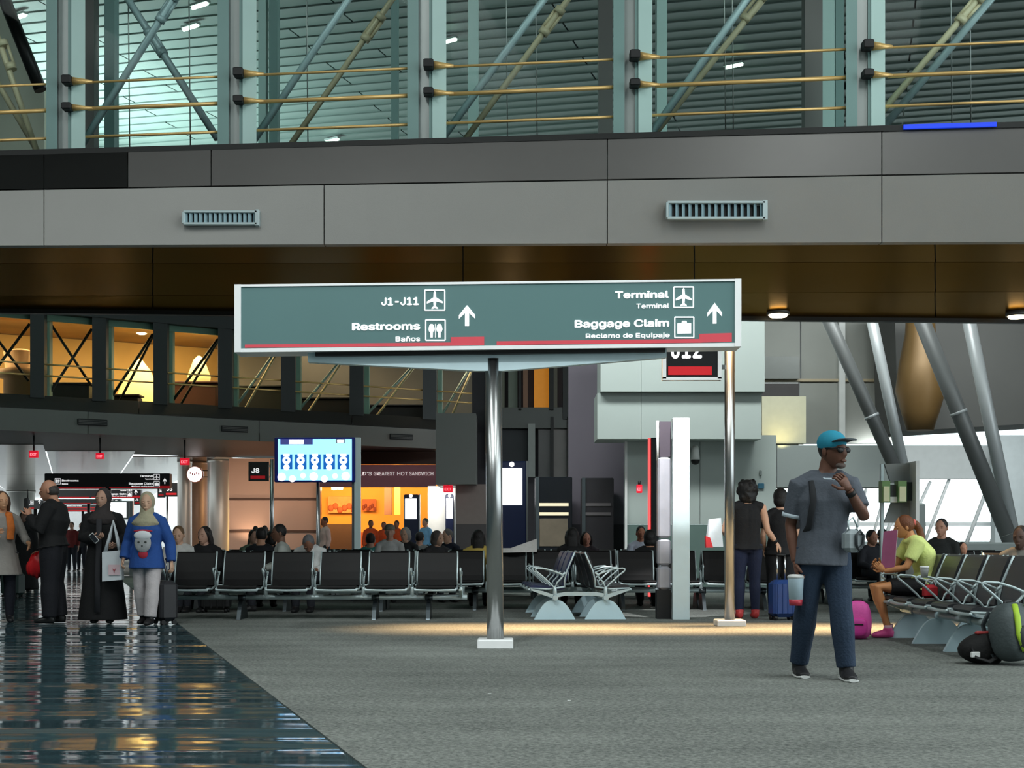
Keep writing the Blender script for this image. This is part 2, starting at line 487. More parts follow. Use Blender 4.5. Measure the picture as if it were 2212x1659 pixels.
# soffit in three bronze sheets with open joints
S0 = (E1[0] + Vector((0, .12, .01)), E1[1] + Vector((0, .12, .01)))
S1 = edge(4.5, 569, 566); S2 = edge(4.44, 640, 630); S3 = edge(4.40, 668, 690)
for n, (ea, eb) in enumerate(((S0, S1), (S1, S2), (S2, S3))):
    for a, b in ((-420, 330), (330, 1000), (1000, 1500), (1500, 2020), (2020, 2700)):
        mb = MB()
        p = [on_edge(ea, a), on_edge(ea, b), on_edge(eb, b), on_edge(eb, a)]
        p[0] = p[0] + Vector((.008, .012, 0)); p[1] = p[1] + Vector((-.008, .012, 0)); p[2] = p[2] + Vector((-.008, -.012, 0)); p[3] = p[3] + Vector((.008, -.012, 0))
        mb.hexa(p + [q + Vector((0, 0, .05)) for q in p]); mb.build('soffit_sheet', M_bronze, br, world=True)
mb = MB(); a, b, c, d = on_edge(E1, -420), on_edge(E1, 2700), on_edge(S3, 2700), on_edge(S3, -420)
mb.hexa([q + Vector((0, .5 if i < 2 else 0, .08)) for i, q in enumerate((a, b, c, d))] + [q + Vector((0, 1.2 if i < 2 else 0, 1.0)) for i, q in enumerate((a, b, c, d))])
mb.build('deck', M_trimdk, br, world=True)
# back edge beam of the soffit
strip((S3[0] + Vector((0, -.05, -.06)), S3[1] + Vector((0, -.05, -.06))), (S3[0] + Vector((0, -.05, .9)), S3[1] + Vector((0, -.05, .9))), -420, 2700, 0.12, 'edge_beam', M_bandblk, br, 0)

WP = (W(0, 0, 17.55), W(2212, 0, 16.0))
def wp(px, z, off=0.0):
    q = on_edge((Vector((WP[0].x, WP[0].y, 0)), Vector((WP[1].x, WP[1].y, 0))), px)
    n = Vector((0, 1, 0))
    q2 = q + n * off
    k = q2.y / q.y
    return Vector((q.x * k, q2.y, z))
ZT, ZB = 9.6, 5.77
cols = [(-285, .9), (100, 1), (470, 1), (880, 1), (1325, 1), (1828, 1), (2360, 1)]
cw = 82
for px, s in cols:
    mb = MB()
    def plate(p0, p1, o0, o1, m):
        a, b = wp(px + p0, 0, o0), wp(px + p1, 0, o0)
        c, d = wp(px + p1, 0, o1), wp(px + p0, 0, o1)
        mb.hexa([Vector((q.x, q.y, ZB)) for q in (a, b, c, d)] + [Vector((q.x, q.y, ZT)) for q in (a, b, c, d)], m)
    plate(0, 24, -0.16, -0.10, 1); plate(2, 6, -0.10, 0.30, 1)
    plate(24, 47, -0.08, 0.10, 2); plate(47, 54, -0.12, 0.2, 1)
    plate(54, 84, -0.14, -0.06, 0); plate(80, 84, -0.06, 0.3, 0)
    mb.build('column', [M_teal, M_tealshade, M_webs], br, world=True)  # column is one paint; lit and shaded plates put into the materials
    for z, h in ((6.74, 0.105), (6.41, 0.085)):
        a = wp(px + 46, z, -0.20)
        mb = MB(); mb.cbox(a, (0.12, 0.16, h), 0.012); mb.build('rail_clamp', M_black, br, world=True)
        p0, p1 = wp(px + 57, z, -0.17), wp(px + 100, z, -0.12)
        mb = MB(); mb.tube([p0, p1], [(0.05, h * .5), (0.02, 0.018)], 6); mb.build('rail_bracket', M_goldlit, br, world=True)
for (p0, _), (p1, _) in zip(cols, cols[1:]):
    for z, r, o in ((6.74, .016, 90), (6.41, .026, 90), (6.06, .018, 84)):
        mb = MB(); mb.tube([wp(p0 + o, z, -.10), wp(p1 + 4, z, -.10)], r, 8); mb.build('rail', M_goldlit, br, world=True)
    a, b = wp(p0 + 80, 0, .02), wp(p1 + 4, 0, .02)
    mb = MB(); q = Vector((0, .015, 0))
    mb.hexa([Vector((c.x, c.y, ZB)) for c in (a, b, b + q, a + q)] + [Vector((c.x, c.y, ZT)) for c in (a, b, b + q, a + q)])
    mb.build('glass_pane', M_glass, br, world=True)
rods = [((0, 95), (82, 335), 1, (15, 120)), ((-75, 60), (86, 335), 1, None),
        ((165, 332), (378, -8), 0, (362, 18)), ((272, -8), (470, 300), 0, (336, 92)),
        ((540, 316), (757, -8), 0, None), ((628, 312), (852, -8), 1, (806, 60)),
        ((952, 304), (1180, -8), 0, None), ((1003, 304), (1232, -8), 1, (1192, 46)),
        ((1404, 292), (1618, -8), 0, None), ((1412, 292), (1652, -8), 1, (1628, 16)),
        ((1896, 252), (2118, -8), 1, (2095, 20)), ((1906, 278), (2146, -8), 0, None)]
for i, (a, b, c, tb) in enumerate(rods):
    if a[1] < b[1]: a, b = b, a
    # run each rod on up past the frame
    k = 1.6
    b2 = (a[0] + (b[0] - a[0]) * k, a[1] + (b[1] - a[1]) * k)
    off = (0.35, 0.75)[i % 2]
    def pt(q):
        D = wp(q[0], 0, off).y
        return W(q[0], q[1], D)
    mb = MB(); mb.tube([pt(a), pt(b2)], (.048, .040)[c], 8); rod = mb.build('brace_rod', [M_rod, M_rodc][c], br, world=True)
    if tb:
        d = (pt(b2) - pt(a)).normalized(); t = pt(tb)
        sd = d.cross(Vector((0, 1, 0))).normalized()
        mb = MB()
        mb.tube([t - d * .2, t - d * .12], .07, 8); mb.tube([t + d * .12, t + d * .2], .07, 8)
        for s_ in (-1, 1): mb.tube([t - d * .14 + sd * .05 * s_, t + d * .14 + sd * .05 * s_], .022, 6)
        mb.build('turnbuckle', [M_rod, M_rodc][c], rod, world=True)
for px in (281, 412, 666, 1097, 1161, 1568, 1585, 2057, 2098):
    mb = MB(); mb.tube([wp(px, ZB, 1.0), wp(px - 6, ZT, 1.0)], .0085, 5); mb.build('cable', M_cable, br, world=True)
# posts of the glass wall on the far side of the walkway
for px, w_, m in ((190, 26, 2), (236, 22, 1), (566, 16, 0), (590, 18, 1), (852, 14, 1), (1022, 22, 0), (1308, 30, 2), (1430, 22, 0), (1758, 38, 2), (1790, 26, 0), (1814, 18, 1)):
    mb = MB(); a, b = wp(px - w_ / 2, 0, 4.2), wp(px + w_ / 2, 0, 4.2); q = Vector((0, .25, 0))
    mb.hexa([Vector((c.x, c.y, ZB)) for c in (a, b, b + q, a + q)] + [Vector((c.x, c.y, ZT + 2.5)) for c in (a, b, b + q, a + q)])
    mb.build('rear_post', [M_teal, M_tealshade, M_band][m], br, world=True)
# back parapet hiding the deck edge
mb = MB(); a, b = wp(-400, 0, 4.3), wp(2600, 0, 4.3); q = Vector((0, .1, 0))
mb.hexa([Vector((c.x, c.y, 5.2)) for c in (a, b, b + q, a + q)] + [Vector((c.x, c.y, 5.7)) for c in (a, b, b + q, a + q)]); mb.build('rear_kerb', M_trimdk, br, world=True)
# slanted roof struts seen through the left bay
for a, b in (((2, -20), (88, 195)), ):
    mb = MB(); mb.tube([W(a[0], a[1], 26), W(b[0], b[1], 26)], .12, 8); mb.build('roof_strut', M_bandblk, label='dark slanted steel strut behind the leftmost window bay of the footbridge', cat='strut')

# pale slanted wall behind the leftmost bay
mb = MB(); D = 27.5
mb.prism([(X_(a, D), Z_(b, D)) for a, b in ((-160, 345), (96, 345), (96, 200), (6, 15), (-60, -120), (-160, -120))], .3, lambda u, v, w: (u, D + w, v))
mb.build('wall_slanted', mat('cream_slanted_wall', (236, 236, 216), .8, 0, .15, .6), kind='structure')

# air vents in the fascia
def vent(px0, px1, py0, py1, label):
    D = (on_edge(E1, (px0 + px1) / 2).y + on_edge(E2, (px0 + px1) / 2).y) / 2 - 0.06
    c = W((px0 + px1) / 2, (py0 + py1) / 2, D)
    w, h = (px1 - px0) * D / F, (py1 - py0) * D / F
    r = empty('air_vent', c, 0, label, 'air vent', 'air vents in the footbridge fascia')
    mb = MB()
    for x, z, sx, sz in ((0, h / 2, w, .03), (0, -h / 2, w, .03), (-w / 2, 0, .03, h), (w / 2, 0, .055, h + .05)):
        mb.cbox((x, 0, z), (sx, .07, sz), .006)
    mb.build('frame', M_alu, r)
    mb = MB(); mb.box((0, .03, 0), (w, .01, h)); mb.build('back_plate', M_black, r)
    n = 15
    for i in range(n):
        x = -w / 2 + w * (i + .5) / n
        mb = MB(); mb.box((0, 0, 0), (.045, .006, h - .03), R=Matrix.Rotation(math.radians(35), 3, 'Z'))
        mb.build('blade', mat('vent_blade', (120, 148, 156), .4, .2), r, loc=(x, -.005, 0))
vent(397, 556, 458, 484, 'slatted air vent in the grey fascia, the left of the two')
vent(1441, 1652, 438, 472, 'slatted air vent in the grey fascia, the right and larger of the two')

# downlights on the back edge of the soffit
for px, py, w_, lab in ((76, 662, 34, 'glowing oval downlight at the soffit edge, far left'), (1681, 683, 44, 'glowing oval downlight at the soffit edge right of the overhead sign'), (2196, 686, 40, 'warm downlight at the soffit edge at the right margin')):
    D = 20.5
    c = W(px, py, D)
    r = empty('downlight', c, 0, lab, 'downlight', 'downlights on the footbridge soffit')
    mb = MB(); mb.lathe([(w_ / 2 * D / F + .02, .02), (w_ / 2 * D / F + .02, .10), (.03, .12)], 18); mb.build('rim', M_band, r)
    mb = MB(); mb.lathe([(.01, -.02), (w_ / 2 * D / F * .8, -.012), (w_ / 2 * D / F, .03)], 18); mb.build('lens', M_lightwarm, r)

# ------------------------------------------------------------------ far walkway with warm rooms behind the glass
fb = empty('footbridge', (-6, 46, 4.5), label='dark footbridge far behind, with warm lit rooms showing through its glass', cat='footbridge')
FA, FB_ = Vector((X_(0, 43), 43, 0)), Vector((X_(940, 51.5), 51.5, 0))
def fe(px, z, off=0.0):
    q = on_edge((FA, FB_), px); k = (q.y + off) / q.y
    return Vector((q.x * k, q.y + off, z))
def fstrip(p0, p1, z0, z1, off, th, name, m, par=None, off1=None):
    o1 = off if off1 is None else off1
    mb = MB(); q = Vector((0, th, 0))
    a, b, c, d = fe(p0, z0, off), fe(p1, z0, off), fe(p0, z1, o1), fe(p1, z1, o1)
    mb.hexa([a, b, b + q, a + q, c, d, d + q, c + q]); return mb.build(name, m, par or fb, world=True)
M_ffas = mat('far_grey_fascia', (118, 116, 112), .6, 0, .05, 1)
M_fdark = mat('far_dark_frame', (34, 40, 40), .5, .1, .08, 2)
for a, b in ((-200, 190), (190, 560), (560, 1000)): fstrip(a + 1, b - 1, 4.5, 5.2, 0, .15, 'fascia_panel', M_ffas)
for a, b in ((-200, 300), (300, 760), (760, 1060)): fstrip(a + 1, b - 1, 5.22, 5.68, .05, .1, 'sill_panel', mat('far_sill_panel', (54, 52, 50), .45, .2), off1=.4)
mb = MB(); a, b, c, d = fe(-200, 4.5, .1), fe(1000, 4.5, .1), fe(1000, 4.48, 10), fe(-200, 4.48, 8.6)
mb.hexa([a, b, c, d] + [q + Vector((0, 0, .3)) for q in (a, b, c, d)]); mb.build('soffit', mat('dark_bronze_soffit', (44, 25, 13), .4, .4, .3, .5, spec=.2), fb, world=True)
fcols = [-70, 80, 214, 346, 486, 622, 770, 928, 1040]
for i, px in enumerate(fcols):
    mb = MB()
    a, b = fe(px - 15, 0, .3), fe(px + 15, 0, .3); q = Vector((0, .3, 0))
    mb.hexa([Vector((c.x, c.y, 5.6)) for c in (a, b, b + q, a + q)] + [Vector((c.x, c.y, 8.5)) for c in (a, b, b + q, a + q)], 0)
    a, b = fe(px + 17, 0, .7), fe(px + 27, 0, .7)
    mb.hexa([Vector((c.x, c.y, 5.6)) for c in (a, b, b + q, a + q)] + [Vector((c.x, c.y, 8.3)) for c in (a, b, b + q, a + q)], 1)
    mb.build('column', [M_fdark, M_tealshade], fb, world=True)
for i, (p0, p1) in enumerate(zip(fcols, fcols[1:])):
    for z in (6.32, 6.68): 
        mb = MB(); mb.tube([fe(p0 + 15, z, .4), fe(p1 - 15, z, .4)], .03, 6); mb.build('rail', M_goldlit, fb, world=True)
    mb = MB(); mb.tube([fe(p0 + 22, 5.7, .9), fe(p1 - 16, 8.0, .9)], .05, 6); mb.build('brace_rod', M_rod if i > 3 else M_fdark, fb, world=True)
    mb = MB()
    if i < 2: mb.tube([fe(p0 + 24, 8.2, 1.1), fe(p1 - 18, 6.2, 1.1)], .045, 6)
    else: mb.tube([fe(p0 + 44, 5.7, 1.1), fe(p1 - 8, 8.2, 1.1)], .045, 6)
    mb.build('brace_rod', M_rodc if i > 3 else M_fdark, fb, world=True)
    mb = MB(); q = Vector((0, .02, 0)); a, b = fe(p0 + 15, 0, .5), fe(p1 - 15, 0, .5)
    mb.hexa([Vector((c.x, c.y, 5.6)) for c in (a, b, b + q, a + q)] + [Vector((c.x, c.y, 8.5)) for c in (a, b, b + q, a + q)]); mb.build('glass_pane', M_glassfar, fb, world=True)
fstrip(-200, 1060, 8.3, 8.9, .25, .4, 'header_beam', M_fdark)
fstrip(-200, 1060, 8.1, 8.32, .6, .1, 'transom', M_tealshade)
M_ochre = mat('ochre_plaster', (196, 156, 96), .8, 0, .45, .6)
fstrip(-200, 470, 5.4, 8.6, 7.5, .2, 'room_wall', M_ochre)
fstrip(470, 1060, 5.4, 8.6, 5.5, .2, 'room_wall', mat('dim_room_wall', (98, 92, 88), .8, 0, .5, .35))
mb = MB(); a, b, c, d = fe(-200, 8.62, .3), fe(1060, 8.62, .3), fe(1060, 8.62, 8), fe(-200, 8.62, 8)
mb.hexa([a, b, c, d] + [q + Vector((0, 0, .1)) for q in (a, b, c, d)]); mb.build('room_ceiling', M_ochre, fb, world=True)
mb = MB(); a, b, c, d = fe(-200, 5.35, .3), fe(1060, 5.35, .3), fe(1060, 5.35, 8), fe(-200, 5.35, 8)
mb.hexa([a, b, c, d] + [q + Vector((0, 0, .1)) for q in (a, b, c, d)]); mb.build('room_floor', M_fdark, fb, world=True)
lamp('room_lamp', 'AREA', fe(150, 8.5, 3.5), 760, (1.0, .74, .38), 9, 2.5, aim=fe(150, 5, 4.5))
lamp('room_lamp', 'AREA', fe(420, 8.4, 3.5), 380, (1.0, .74, .38), 5, 2.0, aim=fe(420, 5, 4.5))
lamp('room_lamp', 'AREA', fe(860, 8.5, 3.0), 240, (1.0, .78, .5), 8, 2, aim=fe(860, 5, 3.5))
# things standing in those rooms
def far_thing(name, px, z0, off, prof, m, label, cat, n=16):
    r = MB(); r.lathe(prof, n); p = fe(px, z0, off)
    return r.build(name, m, loc=p, label=label, cat=cat)
far_thing('lamp_shade', 45, 5.46, 3.0, [(.3, 0), (.55, .05), (.55, 1.0), (.75, 1.05), (.75, 1.3), (.5, 1.35), (.55, 1.9), (.2, 2.0)], mat('peach_column', (226, 170, 120), .6), 'peach round drum column behind the leftmost far window', 'column')
far_thing('cone_screen', 300, 5.46, 4.2, [(1.0, 0), (.95, .3), (.42, 1.7), (.1, 2.1)], mat('cream_cone', (244, 220, 160), .7), 'cream cone-shaped screen glowing behind the third far window', 'screen')
far_thing('lamp_shade', 430, 6.3, 3.6, [(.05, 0), (.38, .4), (.42, .7), (.2, 1.3), (.05, 1.45)], mat('cream_lantern', (250, 214, 150), .6, emit=(250, 200, 120), estr=.5), 'cream teardrop lantern behind the fourth far window', 'lantern')
for i, (px, w_, z1, m) in enumerate(((150, 1.5, 6.3, (28, 26, 24)), (262, 1.3, 6.0, (60, 40, 26)), (425, 1.5, 6.6, (92, 50, 34)), (560, 2.6, 6.6, (30, 30, 32)), (690, 2.6, 6.3, (34, 30, 40)), (850, 2.4, 6.2, (26, 30, 52)))):
    p = fe(px, 5.46, 2.6)
    r = MB(); r.cbox((0, 0, (z1 - 5.46) / 2), (w_, .6, z1 - 5.46), .04); r.cbox((0, -.02, z1 - 5.46 + .04), (w_ + .12, .7, .06), .01)
    r.build('service_counter', mat('counter_%d' % i, m, .6), loc=p, label=('black counter behind the second far window', 'brown counter behind the third far window', 'red-brown counter behind the fourth far window', 'charcoal counter behind the window just right of the big sign edge', 'dark violet counter under the big sign', 'navy counter under the middle of the big sign')[i], cat='counter')
for i, (px, py) in enumerate(((136, 704), (277, 711), (306, 721), (390, 702), (413, 714))):
    p = W(px, py, fe(px, 0, 5).y)
    mb = MB(); mb.lathe([(.1, -.03), (.18, 0), (.18, .04), (.02, .06)], 12)
    mb.build('ceiling_lamp', M_lightwarm, loc=p, label=('small warm ceiling lamp in the second far window', 'left small warm ceiling lamp in the third far window', 'right small warm ceiling lamp in the third far window', 'upper small ceiling lamp in the fourth far window', 'lower small ceiling lamp in the fourth far window')[i], cat='lamp')
# vents in the far fascia
for px, lab in ((200, 'black slot vent in the far fascia, leftmost'), (507, 'black slot vent in the far fascia, middle'), (867, 'black slot vent in the far fascia, rightmost')):
    p = fe(px, 4.87, -.04); w_ = .95
    r = empty('slot_vent', p, math.atan2(FB_.y - FA.y, FB_.x - FA.x), lab, 'air vent', 'slot vents in the far fascia')
    mb = MB(); mb.cbox((0, 0, 0), (w_, .05, .2), .01); mb.build('frame', M_black, r)
    mb = MB()
    for k in range(3): mb.box((0, -.03, -.05 + .05 * k), (w_ - .06, .02, .015))
    mb.build('louvres', M_band, r)
# ------------------------------------------------------------------ walls and rooms beyond the walkway
def slab(px0, px1, py0, py1, D, th, m, name, parent=None, **tags):
    """upright slab facing the camera side, given by its pixel rectangle at depth D"""
    a, b = W(px0, py1, D), W(px1, py0, D)
    mb = MB(); mb.hexa([(a.x, D, a.z), (b.x, D, a.z), (b.x, D + th, a.z), (a.x, D + th, a.z), (a.x, D, b.z), (b.x, D, b.z), (b.x, D + th, b.z), (a.x, D + th, b.z)])
    if parent: return mb.build(name, m, parent, world=True)
    return mb.build(name, m, loc=((a.x + b.x) / 2, D + th / 2, a.z), world=True, **tags)
def wall_to_floor(px0, px1, py0, D, th, m, name, **tags):
    return slab(px0, px1, py0, HY + F * CZ / D, D, th, m, name, **tags)

# pale wall block right of the middle: three stacked volumes of panels
blk = empty('wall_block', (X_(1500, 30), 30, 0), kind='structure')
for a, b in ((1353, 1512), (1512, 1677)): slab(a + .5, b - .5, 940, 1132, 30, .5, M_gtile, 'wall_panel', blk)
slab(1353, 1677, 1133, 1272, 29.97, .5, mat('green_grey_dado', (96, 118, 112), .6), 'dado', blk)
for a, b in ((1290, 1385), (1385, 1645)): slab(a + .4, b - .4, 849, 948, 29.2, 1.2, M_gtile, 'wall_panel', blk)
for a, b in ((1297, 1385), (1385, 1652)): slab(a + .4, b - .4, 640, 846, 29.0, 1.2, M_gtile, 'wall_panel', blk)
slab(1350, 1355, 948, 1272, 29.9, .3, M_white, 'corner_bead', blk)
M_mauve = mat('mauve_grey_plaster', (112, 106, 116), .8, 0, .06, 1)
wall_to_floor(1228, 1352, 640, 32, .3, M_mauve, 'wall_mauve', kind='structure')
slab(1228, 1352, 1133, 1266, 31.9, .1, mat('dark_dado', (58, 56, 62), .7), 'trim_1', kind='structure')

# dark two-storey frontage between the sign post and the mauve wall
fr = empty('wall_atrium', (X_(1145, 48), 48, 0), kind='structure')
M_dkgreen = mat('dark_green_glass_front', (52, 58, 56), .35, .2, .2, 1.2)
slab(1020, 1230, 640, 1236, 48.3, .3, mat('atrium_back', (58, 56, 62), .7, 0, .15, .8), 'backing', fr)
slab(1050, 1232, 880, 925, 47.6, .4, M_dkgreen, 'floor_edge', fr)
slab(1050, 1142, 925, 1010, 47.9, .3, mat('dark_slate_front', (44, 48, 54), .6, 0, .2, 1), 'dark_panel', fr)
slab(1141, 1156, 915, 1030, 47.4, .4, mat('pale_grey_column', (150, 154, 152), .6), 'column', fr)
slab(1163, 1190, 918, 1030, 47.8, .2, mat('smoked_panel', (84, 84, 86), .4, 0, .2, 2), 'window_panel', fr)
slab(1196, 1225, 915, 1030, 47.8, .2, mat('smoked_panel2', (122, 118, 116), .4, 0, .2, 2), 'window_panel', fr)
slab(1190, 1196, 900, 1030, 47.5, .3, M_black, 'mullion', fr); slab(1225, 1231, 900, 1030, 47.5, .3, M_black, 'mullion', fr)
slab(1154, 1186, 760, 880, 47.9, .2, mat('amber_backlit_panel', (210, 140, 40), .5, emit=(230, 140, 30), estr=.35), 'amber_panel', fr)
for a, b, c in ((1078, 1090, (110, 110, 96)), (1098, 1118, (120, 128, 116)), (1130, 1140, (150, 110, 84)), (1196, 1204, (120, 116, 100)), (1060, 1070, (80, 84, 80))):
    slab(a, b, 770, 880, 47.8, .15, mat('strip_%d' % a, c, .5), 'lit_strip', fr)
slab(1186, 1196, 770, 885, 47.5, .3, M_black, 'mullion', fr); slab(1120, 1126, 770, 885, 47.5, .3, M_black, 'mullion', fr); slab(1216, 1230, 770, 905, 47.5, .3, M_fdark, 'mullion', fr)
# grey block at the end of the far footbridge and the wall under it
slab(941, 1028, 893, 1046, 46, 4, mat('mid_grey_block', (116, 116, 114), .7, 0, .05, 1), 'wall_end_block', kind='structure')
wall_to_floor(984, 1075, 1046, 47, .3, mat('pinkish_grey_wall', (146, 132, 128), .8), 'wall_pink_grey', kind='structure')
slab(984, 1075, 1132, 1236, 46.9, .1, mat('dark_dado2', (86, 80, 82), .7), 'trim_2', kind='structure')
wall_to_floor(924, 984, 1050, 49, .3, mat('bright_white_wall', (240, 238, 230), .8), 'wall_white', kind='structure')

# shop: beige shutter wall, orange kitchen with menu boards, plum sign band with lettering
M_beige = mat('beige_shutter', (206, 168, 146), .7, 0, .05, 1)
sh = empty('wall_shutter', (X_(590, 56), 56, 0), kind='structure')
for y0, y1 in ((990, 1076), (1079, 1146), (1149, 1227)): slab(495, 690, y0, y1, 56, .2, M_beige, 'shutter_panel', sh)
slab(495, 690, 1075, 1080, 55.95, .1, mat('shutter_joint', (92, 66, 52), .7), 'rail', sh); slab(495, 690, 1145, 1150, 55.95, .1, MATS['shutter_joint'], 'rail', sh)
lamp('shutter_uplight', 'SPOT', W(535, 1176, 55.2), 60, (1, .74, .52), .08, aim=W(535, 1100, 56), spot=110, blend=.9)
lamp('shutter_washlight', 'AREA', W(600, 1010, 53.5), 55, (1, .72, .52), 6, .4, aim=W(600, 1110, 56))
kit = empty('wall_kitchen', (X_(800, 60), 60, 0), kind='structure')
M_orange = mat('orange_kitchen_wall', (236, 160, 62), .7, 0, .12, .7)
slab(680, 960, 1000, 1223, 60, .2, M_orange, 'back_wall', kit)
slab(684, 692, 1042, 1227, 55.6, .4, M_steel, 'jamb', kit)
slab(690, 770, 1132, 1225, 58, .3, mat('counter_brown', (90, 62, 44), .6), 'counter', kit)
slab(770, 905, 1150, 1225, 58, .3, mat('counter_orange', (196, 92, 34), .6), 'counter', kit)
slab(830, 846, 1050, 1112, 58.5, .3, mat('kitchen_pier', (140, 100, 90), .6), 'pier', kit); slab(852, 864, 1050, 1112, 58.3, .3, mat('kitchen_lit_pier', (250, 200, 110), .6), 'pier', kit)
lamp('kitchen_lamp', 'AREA', W(790, 1045, 57.2), 330, (1, .62, .22), 6.5, 1.2, aim=W(790, 1140, 59.8))
for px, py in ((722, 1054), (735, 1053)):
    mb = MB(); mb.lathe([(.03, -.09), (.11, -.08), (.12, .04), (.04, .07)], 10)
    mb.build('spotlight', M_lightwarm, loc=W(px, py, 57.5), label='white spotlight over the kitchen, ' + ('the left one' if px < 730 else 'the right one'), cat='spotlight')
# picture boards on the kitchen wall
for k, (a, b, c, d, lab) in enumerate(((708, 770, 1072, 1108, 'orange picture board of food on the kitchen wall, left'), (782, 812, 1078, 1104, 'red-brown picture board on the kitchen wall, right of the screen post'))):
    c0 = W((a + b) / 2, (c + d) / 2, 59.7)
    w_, h_ = (b - a) * 59.7 / F, (d - c) * 59.7 / F
    r = empty('picture_board', c0, 0, lab, 'picture')
    mb = MB(); mb.cbox((0, .1, 0), (w_, .05, h_), .01); mb.build('board', mat('board_%d' % k, ((226, 150, 84), (176, 84, 36))[k], .6, 0, .25, 3), r)
    mb = MB()
    for q in range(6):
        mb.ellipsoid((-w_ * .4 + w_ * .16 * q, .06, -h_ * .2 + .09 * math.sin(q * 2.1)), (w_ * .1, .03, h_ * .2), 10, 6)
    mb.build('food_print', mat('food_%d' % k, ((186, 92, 50), (128, 50, 26))[k], .7), r)
slab(690, 941, 950, 1003, 53.2, .3, mat('dark_brown_bulkhead', (52, 26, 16), .3, .4, .3, 1), 'trim_bulkhead', kind='structure')
band = slab(690, 941, 1004, 1052, 53, .3, mat('plum_sign_band', (158, 100, 110), .6), 'trim_sign_band', kind='structure')

# concourse on the left: mirror-like ceiling panels, end wall, columns
conc = empty('ceiling_concourse', (-20, 60, 4.46), kind='structure')
M_mirr = mat('satin_mirror_ceiling', (186, 176, 170), .16, .9, .05, 1, .12, 2.5)
zc = 4.46
def cpx(px, D): return X_(px, D)
for k in range(10):
    # panels run along the concourse towards its vanishing point
    x0, x1 = -44 + 3.4 * k, -44 + 3.4 * (k + 1) - .05
    sh_ = lambda D: -0.3163 * (D - 50)
    dn = lambda x: 51.9 + (60.7 - 51.9) * (x + 19.0) / (-10.4 + 19.0)
    dA = -2.2 + max(48.0, min(64.0, dn((x0 + x1) / 2 + sh_(54))))
    for d0, d1 in ((dA, 70), (70.06, 86), (86.06, 106)):
        mb = MB(); p = [(x0 + sh_(d0), d0, zc), (x1 + sh_(d0), d0, zc), (x1 + sh_(d1), d1, zc), (x0 + sh_(d1), d1, zc)]
        p = [Vector(q) for q in p]
        if p[1].x < -46: continue
        mb.hexa(p + [q + Vector((0, 0, .05)) for q in p]); mb.build('panel', M_mirr, conc, world=True)
mb = MB(); mb.box((-36, 106.5, 2.6), (44, .4, 5.2)); mb.build('wall_concourse_end', mat('pale_end_wall', (230, 234, 234), .7), kind='structure')
wall_to_floor(430, 500, 975, 62, .3, mat('warm_grey_wall', (196, 186, 176), .7), 'wall_concourse_right', kind='structure')
for i, (lx, ly) in enumerate(((-17.5, 60), (-24, 78), (-14, 52))):
    lamp('concourse_lamp', 'AREA', (lx, ly, 4.3), (170, 200, 90)[i], (1, .95, .9), 7, 1.6, aim=(lx, ly, 0))
lamp('end_wall_fill', 'AREA', (-34, 103.5, 4.3), 420, (.95, .98, 1), 30, .6, aim=(-34, 106.4, 1.5))  # added fill light that brightens the concourse end wall
lamp('white_wall_fill', 'AREA', W(950, 1052, 47.6), 60, (1, .98, .94), 1.2, .4, aim=W(952, 1110, 49))  # added fill light that brightens the white wall
M_col = mat('silver_column_cladding', (196, 194, 188), .35, .4, .05, 3)
for i, (px, D, r_, lab) in enumerate(((399, 58, .30, 'slim pale round column below the rightmost concourse exit sign'), (424, 59.2, .56, 'brownish round column behind the round lit sign'), (478, 57.5, .56, 'wide silver round column left of the J8 gate sign'), (45, 92, .9, 'bright round column far down the concourse on the left'))):
    mb = MB(); mb.lathe([(r_ * 1.12, 0), (r_ * 1.12, .12), (r_, .14), (r_, 4.3), (r_ * 1.05, 4.34), (r_ * 1.05, 4.45)], 20)
    mb.build('round_column', mat('brown_column', (150, 122, 104), .4, .3) if i == 1 else M_col, loc=(X_(px, D), D, 0), label=lab, cat='column')

# right side: grey gallery front, dark hanging soffit, window wall to the daylight
gal = empty('wall_gallery', (X_(1800, 36), 36, 3), kind='structure')
M_gal = mat('grey_gallery_panel', (146, 148, 142), .5, .1, .1, 1.2)
for a, b, c, d in ((1650, 1728, 640, 820), (1731, 1812, 640, 818), (1826, 1932, 640, 818), (1728, 1812, 824, 958), (1826, 1940, 824, 958), (1650, 1725, 958, 1000)):
    slab(a, b, c, d, 36, .2, M_gal, 'panel', gal)
slab(1813, 1826, 640, 960, 35.8, .4, M_white, 'mullion', gal); slab(1650, 1940, 818, 824, 35.9, .3, mat('gallery_rail', (186, 170, 140), .5), 'rail', gal)
slab(1652, 1726, 770, 818, 35.7, .2, mat('smoked_pane', (104, 108, 104), .3, .1), 'smoked_panel', gal)
slab(1648, 1726, 828, 857, 34.6, 1.0, mat('dark_box', (54, 50, 50), .6), 'wall_dark_box', kind='structure')
slab(1646, 1741, 856, 958, 34.5, .4, mat('cream_lit_panel', (206, 204, 180), .7), 'wall_cream_panel', kind='structure')
lamp('cream_panel_lamp', 'SPOT', W(1690, 965, 34.0), 16, (1, .84, .35), .05, aim=W(1690, 900, 34.5), spot=130, blend=1)
